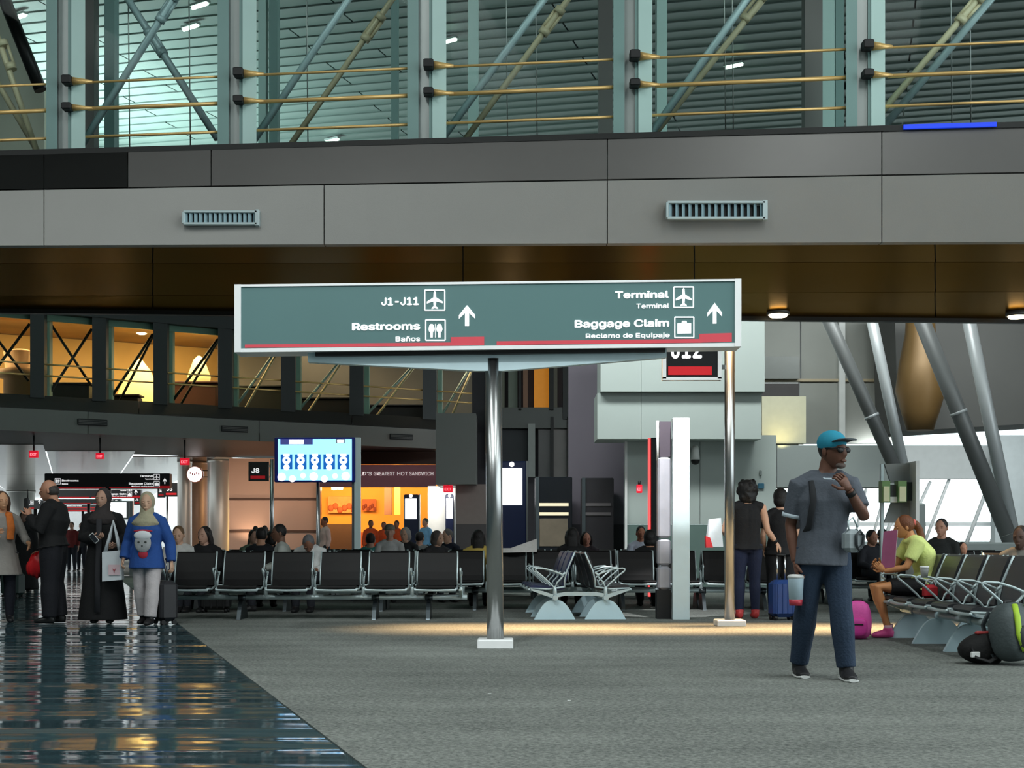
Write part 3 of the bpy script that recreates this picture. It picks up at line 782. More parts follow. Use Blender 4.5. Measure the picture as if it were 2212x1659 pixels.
# hanging dark soffit with a slanting lower edge
D = 33.0
mb = MB(); pl = [(1932, 640), (2400, 640), (2400, 905), (1940, 932)]
mb.prism([(X_(a, D), Z_(b, D)) for a, b in pl], 2.0, lambda u, v, w: (u, D + w, v)); mb.build('wall_dark_soffit', mat('charcoal_gallery', (74, 74, 72), .6, 0, .2, .5), kind='structure')
c0 = W(1988, 930, 31.6)
mb = MB(); mb.lathe([(.30, 0), (.42, .4), (.56, .9), (.48, 1.5), (.34, 2.2), (.30, 2.9)], 20)
mb.build('drum_column', mat('gold_lit_drum', (112, 86, 50), .45, .3, .2, 1.5), loc=c0, label='gold-lit rounded drum hanging between the slanted tubes', cat='drum')  # dark drum with the warm glow put into its colour
# grey beam and white ledge under the gallery
slab(1679, 1955, 962, 1052, 34.2, .8, mat('grey_beam_panel', (152, 160, 158), .6, 0, .05, 1), 'wall_beam', kind='structure')
slab(1955, 2330, 962, 1034, 39.6, .4, mat('pale_grey_soffit', (190, 196, 196), .7), 'wall_window_head', kind='structure')
slab(2150, 2330, 940, 1190, 39.0, .4, mat('pale_blue_wall', (196, 206, 208), .7), 'wall_window_right', kind='structure')
slab(1740, 2330, 1170, 1250, 41.0, .3, mat('white_window_upstand', (214, 220, 220), .7), 'wall_upstand', kind='structure')
win = empty('window_1', (X_(1960, 40), 40, 0), kind='structure')
slab(1680, 2330, 930, 1172, 40.4, .02, glass('window_pane', (.97, 1, 1), .04), 'pane', win)
M_mull = mat('white_mullion', (240, 244, 244), .5)
for a, b, w_ in (((1945, 1178), (2010, 1040), 7), ((1995, 1178), (2060, 1010), 7), ((2086, 1178), (2150, 1010), 9), ((1905, 1178), (1955, 1050), 9), ((2140, 1178), (2178, 1040), 9), ((1880, 1178), (1916, 1050), 6), ((1760, 1178), (1790, 1050), 6), ((1842, 1178), (1872, 1050), 6)):
    mb = MB(); mb.tube([W(a[0], a[1], 40.2), W(b[0], b[1], 40.2)], w_ / 2 * 40 / F, 6); mb.build('mullion', M_mull, win, world=True)
slab(1680, 2330, 1128, 1136, 40.2, .1, M_mull, 'transom', win)
# pale apron and parked-plane white beyond the glass
mb = MB(); mb.box((14, 75, -.4), (60, 60, .1)); mb.build('ground_apron', mat('pale_concrete', (205, 206, 200), .9), kind='structure')

# slanted steel tubes, two pairs
M_tubeshade = mat('shaded_grey_tube', (132, 134, 134), .45, .2, .05, 2)  # all tubes one steel paint; shading put into two colour copies
M_tubelit = mat('lit_grey_tube', (216, 220, 222), .4, .2, .05, 2)
for i, (a, b, r_, m, lab) in enumerate((((1758, 620), (1967, 1086), .125, M_tubeshade, 'shaded slanted steel tube, left of the two pairs'), ((1868, 620), (1968, 1086), .105, M_tubelit, 'lit slanted steel tube, in the left pair'), ((1962, 620), (2184, 1172), .15, M_tubeshade, 'shaded slanted steel tube, thicker, in the right pair'), ((2078, 620), (2192, 1172), .125, M_tubelit, 'lit slanted steel tube, rightmost of the four'))):
    D = 26.0 + .35 * (i % 2)
    r = empty('steel_tube', W(b[0], b[1], D), 0, lab, 'steel tube', 'slanted tubes by the window')
    pa, pb = W(a[0], a[1], D), W(b[0], b[1], D)
    mb = MB(); mb.tube([pb, pa], r_, 16); mb.build('shaft', m, r, world=True)
    d = (pa - pb).normalized(); q = pb + d * (1.75 if i < 2 else 2.6)
    if i % 2 == 0:
        mb = MB(); mb.tube([q, q + d * .05], r_ + .015, 16); mb.build('collar', M_tubelit, r, world=True)
    mb = MB(); mb.tube([pb - d * .02, pb + d * .18], [r_ * .7, r_ * 1.02], 16); mb.build('foot', m, r, world=True)
mb = MB(); mb.cbox((0, 0, .5), (2.4, .9, 1.02), .03); mb.build('plinth', mat('grey_plinth', (176, 186, 184), .6), loc=(X_(2190, 26), 26.1, 0), label='grey plinth carrying the right pair of slanted tubes', cat='plinth')
slab(2080, 2330, 1190, 1250, 24.9, .1, mat('dark_screen', (20, 34, 38), .5), 'low_screen', label='low dark screen behind the people at the right', cat='screen')
mb = MB(); mb.cbox((0, 0, .87), (.36, .8, 1.74), .03); mb.build('plinth', MATS['grey_plinth'], loc=(X_(1966, 26.2), 26.2, 0), label='grey plinth hidden behind the booth carrying the left pair of tubes', cat='plinth')

# ------------------------------------------------------------------ signs
M_signface = mat('sign_face_glare_teal', (96, 128, 128), .35, 0, .06, .8)  # black face lightened to teal, glare put into the colour
M_signblk = mat('sign_face_black', (20, 21, 24), .35)
M_signred = mat('sign_stripe_red', (226, 84, 96), .4)
M_red2 = mat('sign_stripe_deep_red', (206, 30, 40), .4, emit=(200, 20, 30), estr=.25)
M_letter = mat('sign_letter_white', (250, 250, 250), .4, emit=(255, 255, 255), estr=.7)
M_ivory = mat('sign_frame_white', (248, 250, 250), .4)
def text_fit(s, x0, x1, zb, cap, m, parent, y, bold=.0, slope=0.0, name='lettering'):
    o = text(s, 1.0, m, parent, (0, 0, 0), bold=0.0, name=name, depth=.02)
    me = o.data
    if bold > 0:      # heavier strokes: the outline laid over itself, shifted by the extra stroke width
        bm = bmesh.new(); tmp = me.copy()
        for dx, dz in ((-1, 0), (1, 0), (0, -1), (0, 1), (0, 0)):
            t2 = tmp.copy()
            for v in t2.vertices: v.co.x += dx * bold * .8; v.co.y += dz * bold * .8; v.co.z += (dx * .0007 + dz * .0004)
            bm.from_mesh(t2); bpy.data.meshes.remove(t2)
        bm.to_mesh(me); bm.free(); bpy.data.meshes.remove(tmp)
    xs = [v.co.x for v in me.vertices]
    k = (x1 - x0) / max(1e-6, max(xs) - min(xs)); mnx = min(xs)
    kz = cap / .729
    for v in me.vertices:
        x, z = v.co.x, v.co.y
        v.co = (x0 + (x - mnx) * k, y + v.co.z * .2, zb + z * kz)
    for v in me.vertices: v.co.z += slope * v.co.x
    o.rotation_euler = (0, 0, 0)
    return o
def poly(pts, m, parent, y, name, th=.006, slope=0.0):
    mb = MB(); mb.prism(pts, th, lambda u, v, w: (u, y + w, v + slope * u)); return mb.build(name, m, parent)
PLANE = [(0, .46), (.055, .40), (.07, .14), (.40, -.07), (.40, -.16), (.07, -.06), (.055, -.30), (.16, -.38), (.16, -.44), (0, -.40), (-.16, -.44), (-.16, -.38), (-.055, -.30), (-.07, -.06), (-.40, -.16), (-.40, -.07), (-.07, .14), (-.055, .40)]
CASE = [(-.36, -.30), (.36, -.30), (.36, .20), (.14, .20), (.12, .32), (-.12, .32), (-.14, .20), (-.36, .20)]
ARROW = [(0, .5), (.44, .02), (.44, -.16), (.11, .12), (.11, -.5), (-.11, -.5), (-.11, .12), (-.44, -.16), (-.44, .02)]
def person_icon(dx): return [(dx + x, z) for x, z in ((-.05, .30), (.05, .30), (.11, .24), (.16, .05), (.12, -.08), (.07, -.05), (.06, -.36), (-.06, -.36), (-.07, -.05), (-.12, -.08), (-.16, .05), (-.11, .24))]
def icon(kind, cx, cz, w, h, parent, y, slope=0.0):
    fr_ = MB(); t = .06
    for x, z, sx, sz in ((0, h / 2, w, t * h), (0, -h / 2, w, t * h), (-w / 2, 0, t * w, h), (w / 2, 0, t * w, h)):
        fr_.box((cx + x, y, cz + z + slope * cx), (sx, .006, sz))
    fr_.build('pictogram_frame', M_letter, parent)
    P = lambda pts: [(cx + u * w, cz + v * h) for u, v in pts]
    if kind == 'plane': poly(P(PLANE), M_letter, parent, y, 'plane_pictogram', slope=slope)
    elif kind == 'case': poly(P(CASE), M_letter, parent, y, 'suitcase_pictogram', slope=slope)
    else:
        for dx in (-.2, .2): poly(P(person_icon(dx)), M_letter, parent, y, 'figure_pictogram', slope=slope)
        poly(P([(-.02, -.36), (.02, -.36), (.02, .3), (-.02, .3)]), M_letter, parent, y, 'divider', slope=slope)

# the big sign on its single post
Dp = 13.2; Ds = 13.05
sg = empty('overhead_sign', (X_(1070, Dp), Dp, 0), 0, 'large overhead direction sign with glare-teal face on a single steel post, in front of the seats', 'sign')
def U(px): return X_(px, Ds) - sg.location.x
SL = 0.0115
def V(px, py): return Z_(py, Ds) - SL * U(px) 
yf = Ds - Dp - .02
mb = MB(); mb.cbox((0, 0, 0.045), (.34, .34, .09), .01); mb.build('base_plate', M_ivory, sg)
mb = MB(); mb.tube([(0, 0, .08), (-.02, 0, 2.75)], .079, 20); mb.build('post', M_steel, sg)
x0, x1 = U(508), U(1600)
zb, zt = V(508, 762), V(508, 616)
def slab_local(x0, x1, z0, z1, y0, y1, m, name):
    mb = MB(); mb.hexa([(x0, y0, z0 + SL * x0), (x1, y0, z0 + SL * x1), (x1, y1, z0 + SL * x1), (x0, y1, z0 + SL * x0), (x0, y0, z1 + SL * x0), (x1, y0, z1 + SL * x1), (x1, y1, z1 + SL * x1), (x0, y1, z1 + SL * x0)])
    return mb.build(name, m, sg)
sgf = slab_local(x0 + .06, x1 - .06, zb + .03, zt - .02, yf, yf + .3, M_signface, 'sign_face')
slab_local(x0, x0 + .06, zb, zt, yf - .02, yf + .32, M_ivory, 'end_cap'); slab_local(x1 - .06, x1, zb, zt, yf - .02, yf + .32, M_ivory, 'end_cap')
slab_local(x0 + .06, x1 - .06, zb, zb + .035, yf - .012, yf + .31, M_ivory, 'edge_rail'); slab_local(x0 + .06, x1 - .06, zt - .022, zt, yf - .012, yf + .31, M_ivory, 'edge_rail')
slab_local(U(680), U(1438), zb - .035, zb, yf + .04, yf + .26, M_black, 'shadow_gap')
mb = MB(); Db = Dp - .06
bx = lambda px: X_(px, Db) - sg.location.x
pl = [(bx(665), Z_(782, Db)), (bx(1030), Z_(801, Db)), (bx(1085), Z_(801, Db)), (bx(1440), Z_(772, Db)), (bx(1440), V(1440, 750) + SL * U(1440)), (bx(665), V(665, 760) + SL * U(665))]
mb.prism(pl, .1, lambda u, v, w: (u, -.06 + w, v)); mb.build('tapered_bracket', mat('pale_blue_bracket', (214, 236, 242), .45), sg)
yt = yf - .003
def T(s, p0, p1, ptop, pbase, bold): text_fit(s, U(p0), U(p1), V(p0, pbase), (pbase - ptop) * Ds / F, M_letter, sgf, yt, bold, SL)
T('J1-J11', 824, 905, 638, 660, .035); T('Restrooms', 761, 908, 693, 714, .035); T('Ba\u00f1os', 855, 908, 724, 738, .02)
T('Terminal', 1328, 1444, 625, 645, .035); T('Terminal', 1374, 1445, 653, 667, .02)
T('Baggage Claim', 1241, 1445, 687, 708, .035); T('Reclamo de Equipaje', 1265, 1446, 718, 731, .02)
def IC(kind, p0, p1, y0, y1): icon(kind, U((p0 + p1) / 2), V((p0 + p1) / 2, (y0 + y1) / 2), (p1 - p0) * Ds / F, (y1 - y0) * Ds / F, sgf, yt - .002, SL)
IC('plane', 918, 961, 628, 671); IC('wc', 920, 962, 692, 736); IC('plane', 1455, 1497, 621, 665); IC('case', 1457, 1498, 686, 730)
def AR(p0, p1, y0, y1):
    cx, cz, w, h = U((p0 + p1) / 2), V((p0 + p1) / 2, (y0 + y1) / 2), (p1 - p0) * Ds / F, (y1 - y0) * Ds / F
    poly([(cx + u * w, cz + v * h) for u, v in ARROW], M_letter, sgf, yt - .002, 'arrow', slope=SL)
AR(989, 1029, 660, 705); AR(1525, 1561, 655, 700)
def RB(pl_, m=M_signred): poly([(U(a), V(a, b)) for a, b in pl_], m, sgf, yt - .002, 'red_stripe', slope=SL)
RB([(530, 752), (974, 747), (974, 730), (1046, 729), (1046, 746), (974, 748.5), (974, 740), (530, 745)][0:1] + [(974, 747.5), (1046, 746), (1046, 728), (974, 729), (974, 740.5), (530, 745)])
RB([(1073, 746), (1510, 741), (1580, 739), (1580, 720), (1510, 722), (1510, 733), (1073, 738)])

# gate flag signs on posts
def gate_sign(txt, px_post, D, px0, px1, py0, py1, post_w, label, white=True, tb=.42, cap=.36, bar=(.10, .26)):
    r = empty('gate_sign', (X_(px_post, D), D, 0), 0, label, 'sign', 'gate signs on posts')
    ox = X_(px_post, D)
    x0, x1, z0, z1 = X_(px0, D) - ox, X_(px1, D) - ox, Z_(py1, D), Z_(py0, D)
    mb = MB(); mb.tube([(0, 0, .06), (0, 0, z1 + .1)], post_w / 2, 16); mb.build('post', M_steel, r)
    mb = MB(); mb.cbox((0, 0, .04), (.34, .34, .08), .01); mb.build('base_plate', M_ivory, r)
    mb = MB(); mb.box(((x0 + x1) / 2, .0, (z0 + z1) / 2), (x1 - x0, .1, z1 - z0)); fc = mb.build('sign_face', M_signblk, r)
    t = .045
    mb = MB()
    for x, z, sx, sz in (((x0 + x1) / 2, z1, x1 - x0 + t, t * .8), ((x0 + x1) / 2, z0, x1 - x0 + t, t * .8), (x0, (z0 + z1) / 2, t, z1 - z0), (x1, (z0 + z1) / 2, t, z1 - z0)): mb.box((x, -.005, z), (sx, .12, sz))
    mb.build('frame', M_ivory if white else M_fdark, r)
    h, w = z1 - z0, x1 - x0
    text_fit(txt, x0 + w * .12, x0 + w * (.68 if len(txt) > 2 else .55), z0 + h * tb, h * cap, M_letter, fc, -.056, .03)
    poly([(x0 + w * .07, z0 + h * bar[0]), (x0 + w * .86, z0 + h * bar[0]), (x0 + w * .86, z0 + h * bar[1]), (x0 + w * .07, z0 + h * bar[1])], M_red2, fc, -.06, 'red_stripe')
    mb = MB(); mb.box((x1 / 2 if x1 < 0 else x0 / 2, 0, (z0 + z1) / 2 + h * .3), (abs(x1) + .02, .05, .05)); mb.box((x1 / 2 if x1 < 0 else x0 / 2, 0, (z0 + z1) / 2 - h * .3), (abs(x1) + .02, .05, .05)); mb.build('arm', M_steel, r)
    return r
gate_sign('J12', 1576, 16.7, 1434, 1553, 688, 819, .122, 'black J12 gate sign with red bar on a steel post right of the big sign', tb=.345, cap=.42, bar=(.06, .20))
gate_sign('J8', 587, 43.5, 539, 579, 999, 1038, .12, 'black J8 gate sign with red bar on a post left of the blue screen', white=False)
gate_sign('J5', 389, 62, 357, 386, 1044, 1072, .1, 'small J5 gate sign at the right end of the far black sign', white=False)
gate_sign('J4', 361.5, 66, 342, 356, 1048, 1074, .1, 'small J4 gate sign just left of the J5 gate sign', white=False)
gate_sign('J6', 310, 74, 291, 307, 1070, 1090, .1, 'small J6 gate sign behind the woman in the blue top', white=False)

# far black direction signs down the concourse
def far_sign(p0, p1, y0, y1, D, label, texts, icons, arrows, stripes, post_px=None, dark=M_signblk):
    pc = post_px or (p0 + p1) / 2
    r = empty('overhead_sign', (X_(pc, D), D, 0), 0, label, 'sign', 'black signs down the concourse')
    u = lambda px: X_(px, D) - r.location.x
    z = lambda py: Z_(py, D)
    mb = MB(); mb.cbox(((u(p0) + u(p1)) / 2, 0, (z(y0) + z(y1)) / 2), (u(p1) - u(p0), .3, z(y0) - z(y1)), .02); fc = mb.build('sign_face', dark, r)
    mb = MB(); mb.tube([(0, .05, 0), (0, .05, z(y1))], .08, 12); mb.build('post', M_steel, r)
    mb = MB(); mb.cbox((0, .05, .04), (.34, .34, .08), .01); mb.build('base_plate', M_ivory, r)
    for s, a, b, t, bs in texts: text_fit(s, u(a), u(b), z(bs), (bs - t) * D / F, M_letter, fc, -.16, .025)
    for k, a, b, t, bs in icons: icon(k, (u(a) + u(b)) / 2, (z(t) + z(bs)) / 2, u(b) - u(a), z(t) - z(bs), fc, -.16)
    for a, b, t, bs, rot in arrows:
        cx, cz, w, h = (u(a) + u(b)) / 2, (z(t) + z(bs)) / 2, u(b) - u(a), z(t) - z(bs)
        pts = ARROW if not rot else [(-q, p) for p, q in ARROW]
        poly([(cx + p * w, cz + q * h) for p, q in pts], M_letter, fc, -.162, 'arrow')
    for a, b, t, bs in stripes: poly([(u(a), z(bs)), (u(b), z(bs)), (u(b), z(t)), (u(a), z(t))], M_red2, fc, -.163, 'red_stripe')
far_sign(99, 369, 1023, 1056, 48, 'black overhead direction sign nearest down the concourse, reading Restrooms and Terminal',
         [('Restrooms', 137, 173, 1035, 1040.5), ('Ba\u00f1os', 137, 150, 1043, 1047), ('Terminal', 305, 333, 1025, 1031), ('Terminal', 316, 333, 1033, 1036.5), ('Baggage Claim', 281, 333, 1041, 1047), ('Reclamo de Equipaje', 287, 333, 1049, 1052)],
         [('wc', 122, 134, 1034, 1046), ('plane', 335, 347, 1025, 1037), ('case', 335, 347, 1041, 1052)], [(354, 363, 1033, 1046, 0)], [(122, 231, 1053, 1056), (239, 347, 1053, 1055), (347, 369, 1050, 1055.5)])
far_sign(118, 306, 1057.5, 1076, 60, 'black overhead direction sign, second down the concourse, below the Restrooms sign',
         [('Terminal', 261, 275, 1058, 1061), ('Baggage Claim', 234, 275, 1064, 1069), ('Reclamo de Equipaje', 239, 275, 1070, 1073)], [('case', 277, 287, 1064, 1073), ('plane', 277, 287, 1057.5, 1061.5)], [(292, 300, 1058, 1069, 0)], [(130, 196, 1073.5, 1076), (200, 288, 1073.5, 1076), (288, 305, 1071, 1076)])
far_sign(120, 262, 1078, 1089, 70, 'black overhead direction sign, third down the concourse, with red stripe', [('Baggage', 222, 237, 1080, 1084)], [('case', 238, 246, 1079, 1087)], [(250, 256, 1079, 1085, 0)], [(136, 198, 1086.5, 1089), (203, 262, 1087, 1089)])
far_sign(122, 235, 1090, 1105, 82, 'black overhead direction sign, farthest down the concourse, with two red stripes', [('Restrooms', 146, 166, 1091, 1094), ('Terminal', 167, 178, 1091, 1094)], [], [], [(128, 226, 1096, 1098), (128, 210, 1101.5, 1104.5)])
far_sign(55, 96, 1081, 1100, 66, 'small black direction sign with a left arrow behind the guard', [], [('plane', 68, 75, 1082, 1090)], [(58, 67, 1085, 1094, 1), (84, 91, 1080, 1088, 0)], [(55, 76, 1096, 1100)])

# red exit signs
def exit_sign(px, py, w, h, D, label, side=0):
    c = W(px, py, D)
    r = empty('exit_sign', c, math.radians(side), label, 'exit sign', 'red exit signs')
    ww, hh = w * D / F, h * D / F
    mb = MB(); mb.cbox((0, 0, 0), (ww, .1, hh), .01); mb.build('housing', mat('exit_red', (222, 30, 50), .5, emit=(226, 24, 48), estr=.75), r)
    text_fit('EXIT', -ww * .36, ww * .36, -hh * .24, hh * .5, mat('exit_letters', (255, 190, 200), .5, emit=(255, 170, 185), estr=.9), r, -.056, .01)
    mb = MB(); mb.tube([(0, 0, hh / 2), (0, 0, max(hh / 2 + .05, (4.49 if py < 1040 else c.z + hh / 2 + .08) - c.z))], .03, 8); mb.build('stem', M_fdark, r)
for a in ((73, 981, 19, 15, 45, 'red exit sign hanging over the concourse, leftmost'), (216, 985, 17, 13, 46, 'red exit sign hanging over the concourse, the middle one'), (399, 997, 20, 15, 47, 'red exit sign hanging over the concourse, right one above the slim column'),
          (968, 1056, 20, 15, 46.4, 'red exit sign left of the big sign post')): exit_sign(*a)
exit_sign(1381, 1056, 12, 18, 29.4, 'small red exit sign on the pale wall block', 0)

# round lit blade sign
c = W(422, 1025, 57.3)
r = empty('round_sign', c, 0, 'round white lit sign with a pink ring on a bracket', 'sign')
rr = 17.5 * 57.3 / F
mb = MB(); mb.tube([(0, .12, 0), (0, -.12, 0)], rr, 28); mb.build('drum', mat('copper_ring', (196, 120, 90), .4, .4), r)
mb = MB(); mb.tube([(0, -.11, 0), (0, -.135, 0)], rr * .93, 28); mb.build('lit_face', mat('lit_face', (255, 250, 250), .5, emit=(255, 248, 250), estr=1.6), r)
mb = MB()
for k in range(5): mb.box((-.17 + .085 * k, -.14, .02 + .03 * math.cos(k * 1.9)), (.05, .004, .07 + .02 * (k % 2)))
mb.build('red_mark', mat('red_mark', (226, 120, 130), .5), r)
mb = MB(); mb.tube([(rr * .9, 0, .16), (rr + .22, 0, .16)], .02, 6); mb.tube([(rr * .9, 0, -.1), (rr + .22, 0, -.1)], .02, 6); mb.box((rr + .22, 0, .03), (.05, .05, .45)); mb.build('bracket', M_black, r)

# lettering over the kitchen
root = empty('shop_lettering', W(800, 1027, 53.0), 0, 'white capital letters over the orange kitchen', 'lettering')
ux = lambda px: X_(px, 53.0) - root.location.x
M_silv = mat('silver_letter', (230, 224, 222), .4, emit=(230, 220, 220), estr=.5)
for wtxt, a, b in (("WORLD'S", 744, 803), ('GREATEST', 807, 853), ('HOT', 858, 881), ('SANDWICH', 884, 936)):
    text_fit(wtxt, ux(a), ux(b), 0, 11 * 53.0 / F, M_silv, root, -.012, .012)
# ------------------------------------------------------------------ screens and advertising totems
def totem(px0, px1, py0, D, scr, label, lamp_r=7, m=(16, 26, 58)):
    pc = (px0 + px1) / 2
    r = empty('screen_totem', (X_(pc, D), D, 0), 0, label, 'totem', 'lit advertising totems')
    w = (px1 - px0) * D / F; h = Z_(py0, D)
    mb = MB(); mb.cbox((0, .15, h / 2), (w, .3, h), .03); mb.build('cabinet', mat('navy_cabinet', m, .35), r)
    mb = MB(); a, b = X_(scr[0], D) - r.location.x, X_(scr[1], D) - r.location.x
    z1, z0 = Z_(scr[2], D), Z_(scr[3], D)
    mb.cbox(((a + b) / 2, 0, (z0 + z1) / 2), (b - a, .03, z1 - z0), .008); mb.build('screen', mat('white_screen', (255, 255, 255), .4, emit=(250, 253, 255), estr=2.2), r)
    mb = MB(); mb.ellipsoid(((a + b) / 2, 0, z1 + (lamp_r + 1) * D / F), (lamp_r * .75 * D / F, .05, lamp_r * .75 * D / F), 14, 10); mb.build('lamp_globe', M_lightwarm, r)
    mb = MB(); mb.box((w / 2 + .02, .15, h / 2), (.04, .32, h)); mb.build('edge_strip', M_steel, r)
    return r
totem(1080, 1137, 996, 33, (1083, 1128, 1011, 1091), 'tall navy totem with a glowing white screen right of the big sign post')
totem(872, 904, 1068, 44, (875, 900, 1077, 1121), 'smaller navy totem with a white screen in front of the kitchen', 5)
totem(962, 980, 1068, 48.4, (964, 978, 1076, 1120), 'narrow totem with a white screen beside the white wall, partly behind the exit sign', 4, (70, 70, 84))

# blue five-panel display on posts
D = 35.0
tv = empty('display_screen', (X_(772, D), D, 0), 0, 'large blue display with five white-on-blue panels on a steel post', 'screen')
u = lambda px: X_(px, D) - tv.location.x
z = lambda py: Z_(py, D)
mb = MB(); mb.cbox(((u(594) + u(768)) / 2, 0, (z(945) + z(1042)) / 2), (u(768) - u(594), .2, z(945) - z(1042)), .02); mb.build('bezel', mat('navy_bezel', (16, 30, 120), .3), tv)
mb = MB(); mb.box(((u(602) + u(761)) / 2, -.105, (z(949) + z(1038)) / 2), (u(761) - u(602), .01, z(949) - z(1038))); tvs = mb.build('screen', mat('display_sky', (150, 214, 255), .4, emit=(140, 208, 255), estr=1.6), tv)
M_dispb = mat('display_blue', (20, 96, 176), .4, emit=(16, 96, 180), estr=.8); M_dispw = mat('display_white', (255, 255, 255), .4, emit=(255, 255, 255), estr=2.0); M_dispc = mat('display_cyan', (120, 210, 245), .4, emit=(110, 206, 245), estr=1.2)
def drect(a, b, t, bs, m, name, y=-.112): poly([(u(a), z(bs)), (u(b), z(bs)), (u(b), z(t)), (u(a), z(t))], m, tvs, y, name)
drect(607, 677, 949, 961, mat('display_violet', (70, 74, 130), .4, emit=(60, 66, 130), estr=.8), 'header_bar'); drect(626, 657, 950, 960, M_dispw, 'header_box', -.118)
drect(727, 746, 949, 958, mat('display_grey', (120, 130, 140), .4, emit=(110, 120, 130), estr=.6), 'corner_badge')
drect(730, 743, 950, 957, M_dispw, 'corner_label', -.118)
drect(603, 760, 963, 980, M_dispw, 'glow_band', -.108)
drect(602, 761, 1018, 1038, M_dispc, 'cloud_band', -.108)
for k in range(5):
    a = 608 + 30.6 * k
    drect(a, a + 25, 982, 1014, M_dispb, 'day_panel', -.112)
    mb = MB(); mb.tube([(u(a + 12.5), -.114, z(995)), (u(a + 12.5), -.122, z(995))], 8.5 * D / F, 14); mb.build('white_disc', M_dispw, tvs)
    mb = MB(); mb.tube([(u(a + 12.5), -.114, z(1010)), (u(a + 12.5), -.122, z(1010))], 6.5 * D / F, 12); mb.build('white_shape', M_dispw, tvs)
    drect(a + 6, a + 19, 981.5, 986.5, M_dispw, 'white_tab', -.118)
    drect(a + 10, a + 15, 992, 997, M_dispb, 'mark', -.128)
for k in range(7):
    mb = MB(); mb.tube([(u(610 + 23 * k), -.113, z(1031 + 4 * math.sin(k * 2))), (u(610 + 23 * k), -.119, z(1031 + 4 * math.sin(k * 2)))], (11 - 2 * (k % 3)) * D / F * .8, 14); mb.build('cloud', M_dispw, tvs)
mb = MB(); mb.box((0, .05, z(945) / 2), (13 * D / F, .16, z(945))); mb.build('post', M_alu, tv)
mb = MB(); mb.box((-.1, .06, z(1042) / 2), (7 * D / F, .12, z(1042))); mb.build('rear_post', mat('grey_post', (84, 92, 96), .4, .4), tv)
mb = MB(); mb.tube([(u(685), .1, 0), (u(685), .1, z(1042))], .035, 10); mb.build('pole', M_steel, tv)

# white monitor down the concourse
D = 40
r = empty('monitor', (X_(283, D), D, 0), 0, 'white glowing monitor on a grey stand behind the women in headscarves', 'screen')
u = lambda px: X_(px, D) - r.location.x
mb = MB(); mb.cbox(((u(226) + u(280)) / 2, 0, (Z_(1082, D) + Z_(1122, D)) / 2), (u(280) - u(226), .1, Z_(1082, D) - Z_(1122, D)), .02); mb.build('bezel', M_steel, r)
mb = MB(); mb.box(((u(229) + u(274)) / 2, -.055, (Z_(1085, D) + Z_(1118, D)) / 2), (u(274) - u(229), .01, Z_(1085, D) - Z_(1118, D))); mb.build('screen', MATS['white_screen'], r)
mb = MB(); mb.box((0, .05, Z_(1082, D) / 2), (.1, .1, Z_(1082, D))); mb.box((0, .05, .03), (.5, .5, .06)); mb.build('stand', M_steel, r)

# brushed totem with tube side, and the red-edged one behind it
D = 18.0
r = empty('info_totem', (X_(1455, D), D + .2, 0), 0, 'tall brushed aluminium totem with a grey ribbed side, in the middle of the seats', 'totem')
ux = lambda px, d=D: X_(px, d) - r.location.x
mb = MB(); mb.cbox(((ux(1453) + ux(1490)) / 2, -.15, Z_(902, D) / 2), (ux(1490) - ux(1453), .1, Z_(902, D)), .008); mb.build('front_slab', mat('frosted_aluminium', (206, 222, 224), .35, .2), r)
lamp('totem_spot', 'SPOT', (X_(1471, D), D - 1.5, 4.3), 1100, (1, 1, 1), .03, aim=(X_(1471, D), D, 2.35), spot=26, blend=.35)
M_ribbed = mat('grey_ribbed_panel', (168, 168, 176), .4, .2, .2, 5)
for y0, y1 in ((985, 1162), (1164, 1222), (1224, 1275)):
    mb = MB(); mb.cbox(((ux(1424) + ux(1452)) / 2, .05, (Z_(y0, D) + Z_(y1, D)) / 2), (ux(1452) - ux(1424), .2, Z_(y0, D) - Z_(y1, D)), .03); mb.build('side_panel', M_ribbed, r)
mb = MB(); mb.box(((ux(1422) + ux(1453)) / 2, .07, Z_(1275, D) / 2), (ux(1453) - ux(1422), .22, Z_(1275, D))); mb.build('base', M_black, r)
mb = MB(); mb.box(((ux(1428) + ux(1453)) / 2, .07, (Z_(908, D) + Z_(985, D)) / 2), (ux(1453) - ux(1428), .2, Z_(908, D) - Z_(985, D))); mb.build('upper_box', mat('smoky_upper_box', (74, 68, 76), .3), r)
mb = MB(); mb.tube([(ux(1424), 0, Z_(985, D) - .05), (ux(1424), 0, Z_(906, D))], .018, 8); mb.build('edge_tube', M_white, r)
D = 23.3
r = empty('led_totem', (X_(1412, D), D + .1, 0), 0, 'dark slim totem with a glowing red edge behind the seats', 'totem')
mb = MB(); mb.cbox((0.02, 0, Z_(945, D) / 2), (18 * D / F, .15, Z_(945, D)), .02); mb.build('cabinet', mat('dark_cabinet', (40, 46, 50), .5), r)
mb = MB(); mb.tube([(X_(1403, D) - r.location.x, -.06, .1), (X_(1403, D) - r.location.x, -.06, Z_(946, D))], .022, 8); mb.build('red_tube', mat('red_neon', (255, 90, 90), .5, emit=(255, 70, 70), estr=2.2), r)

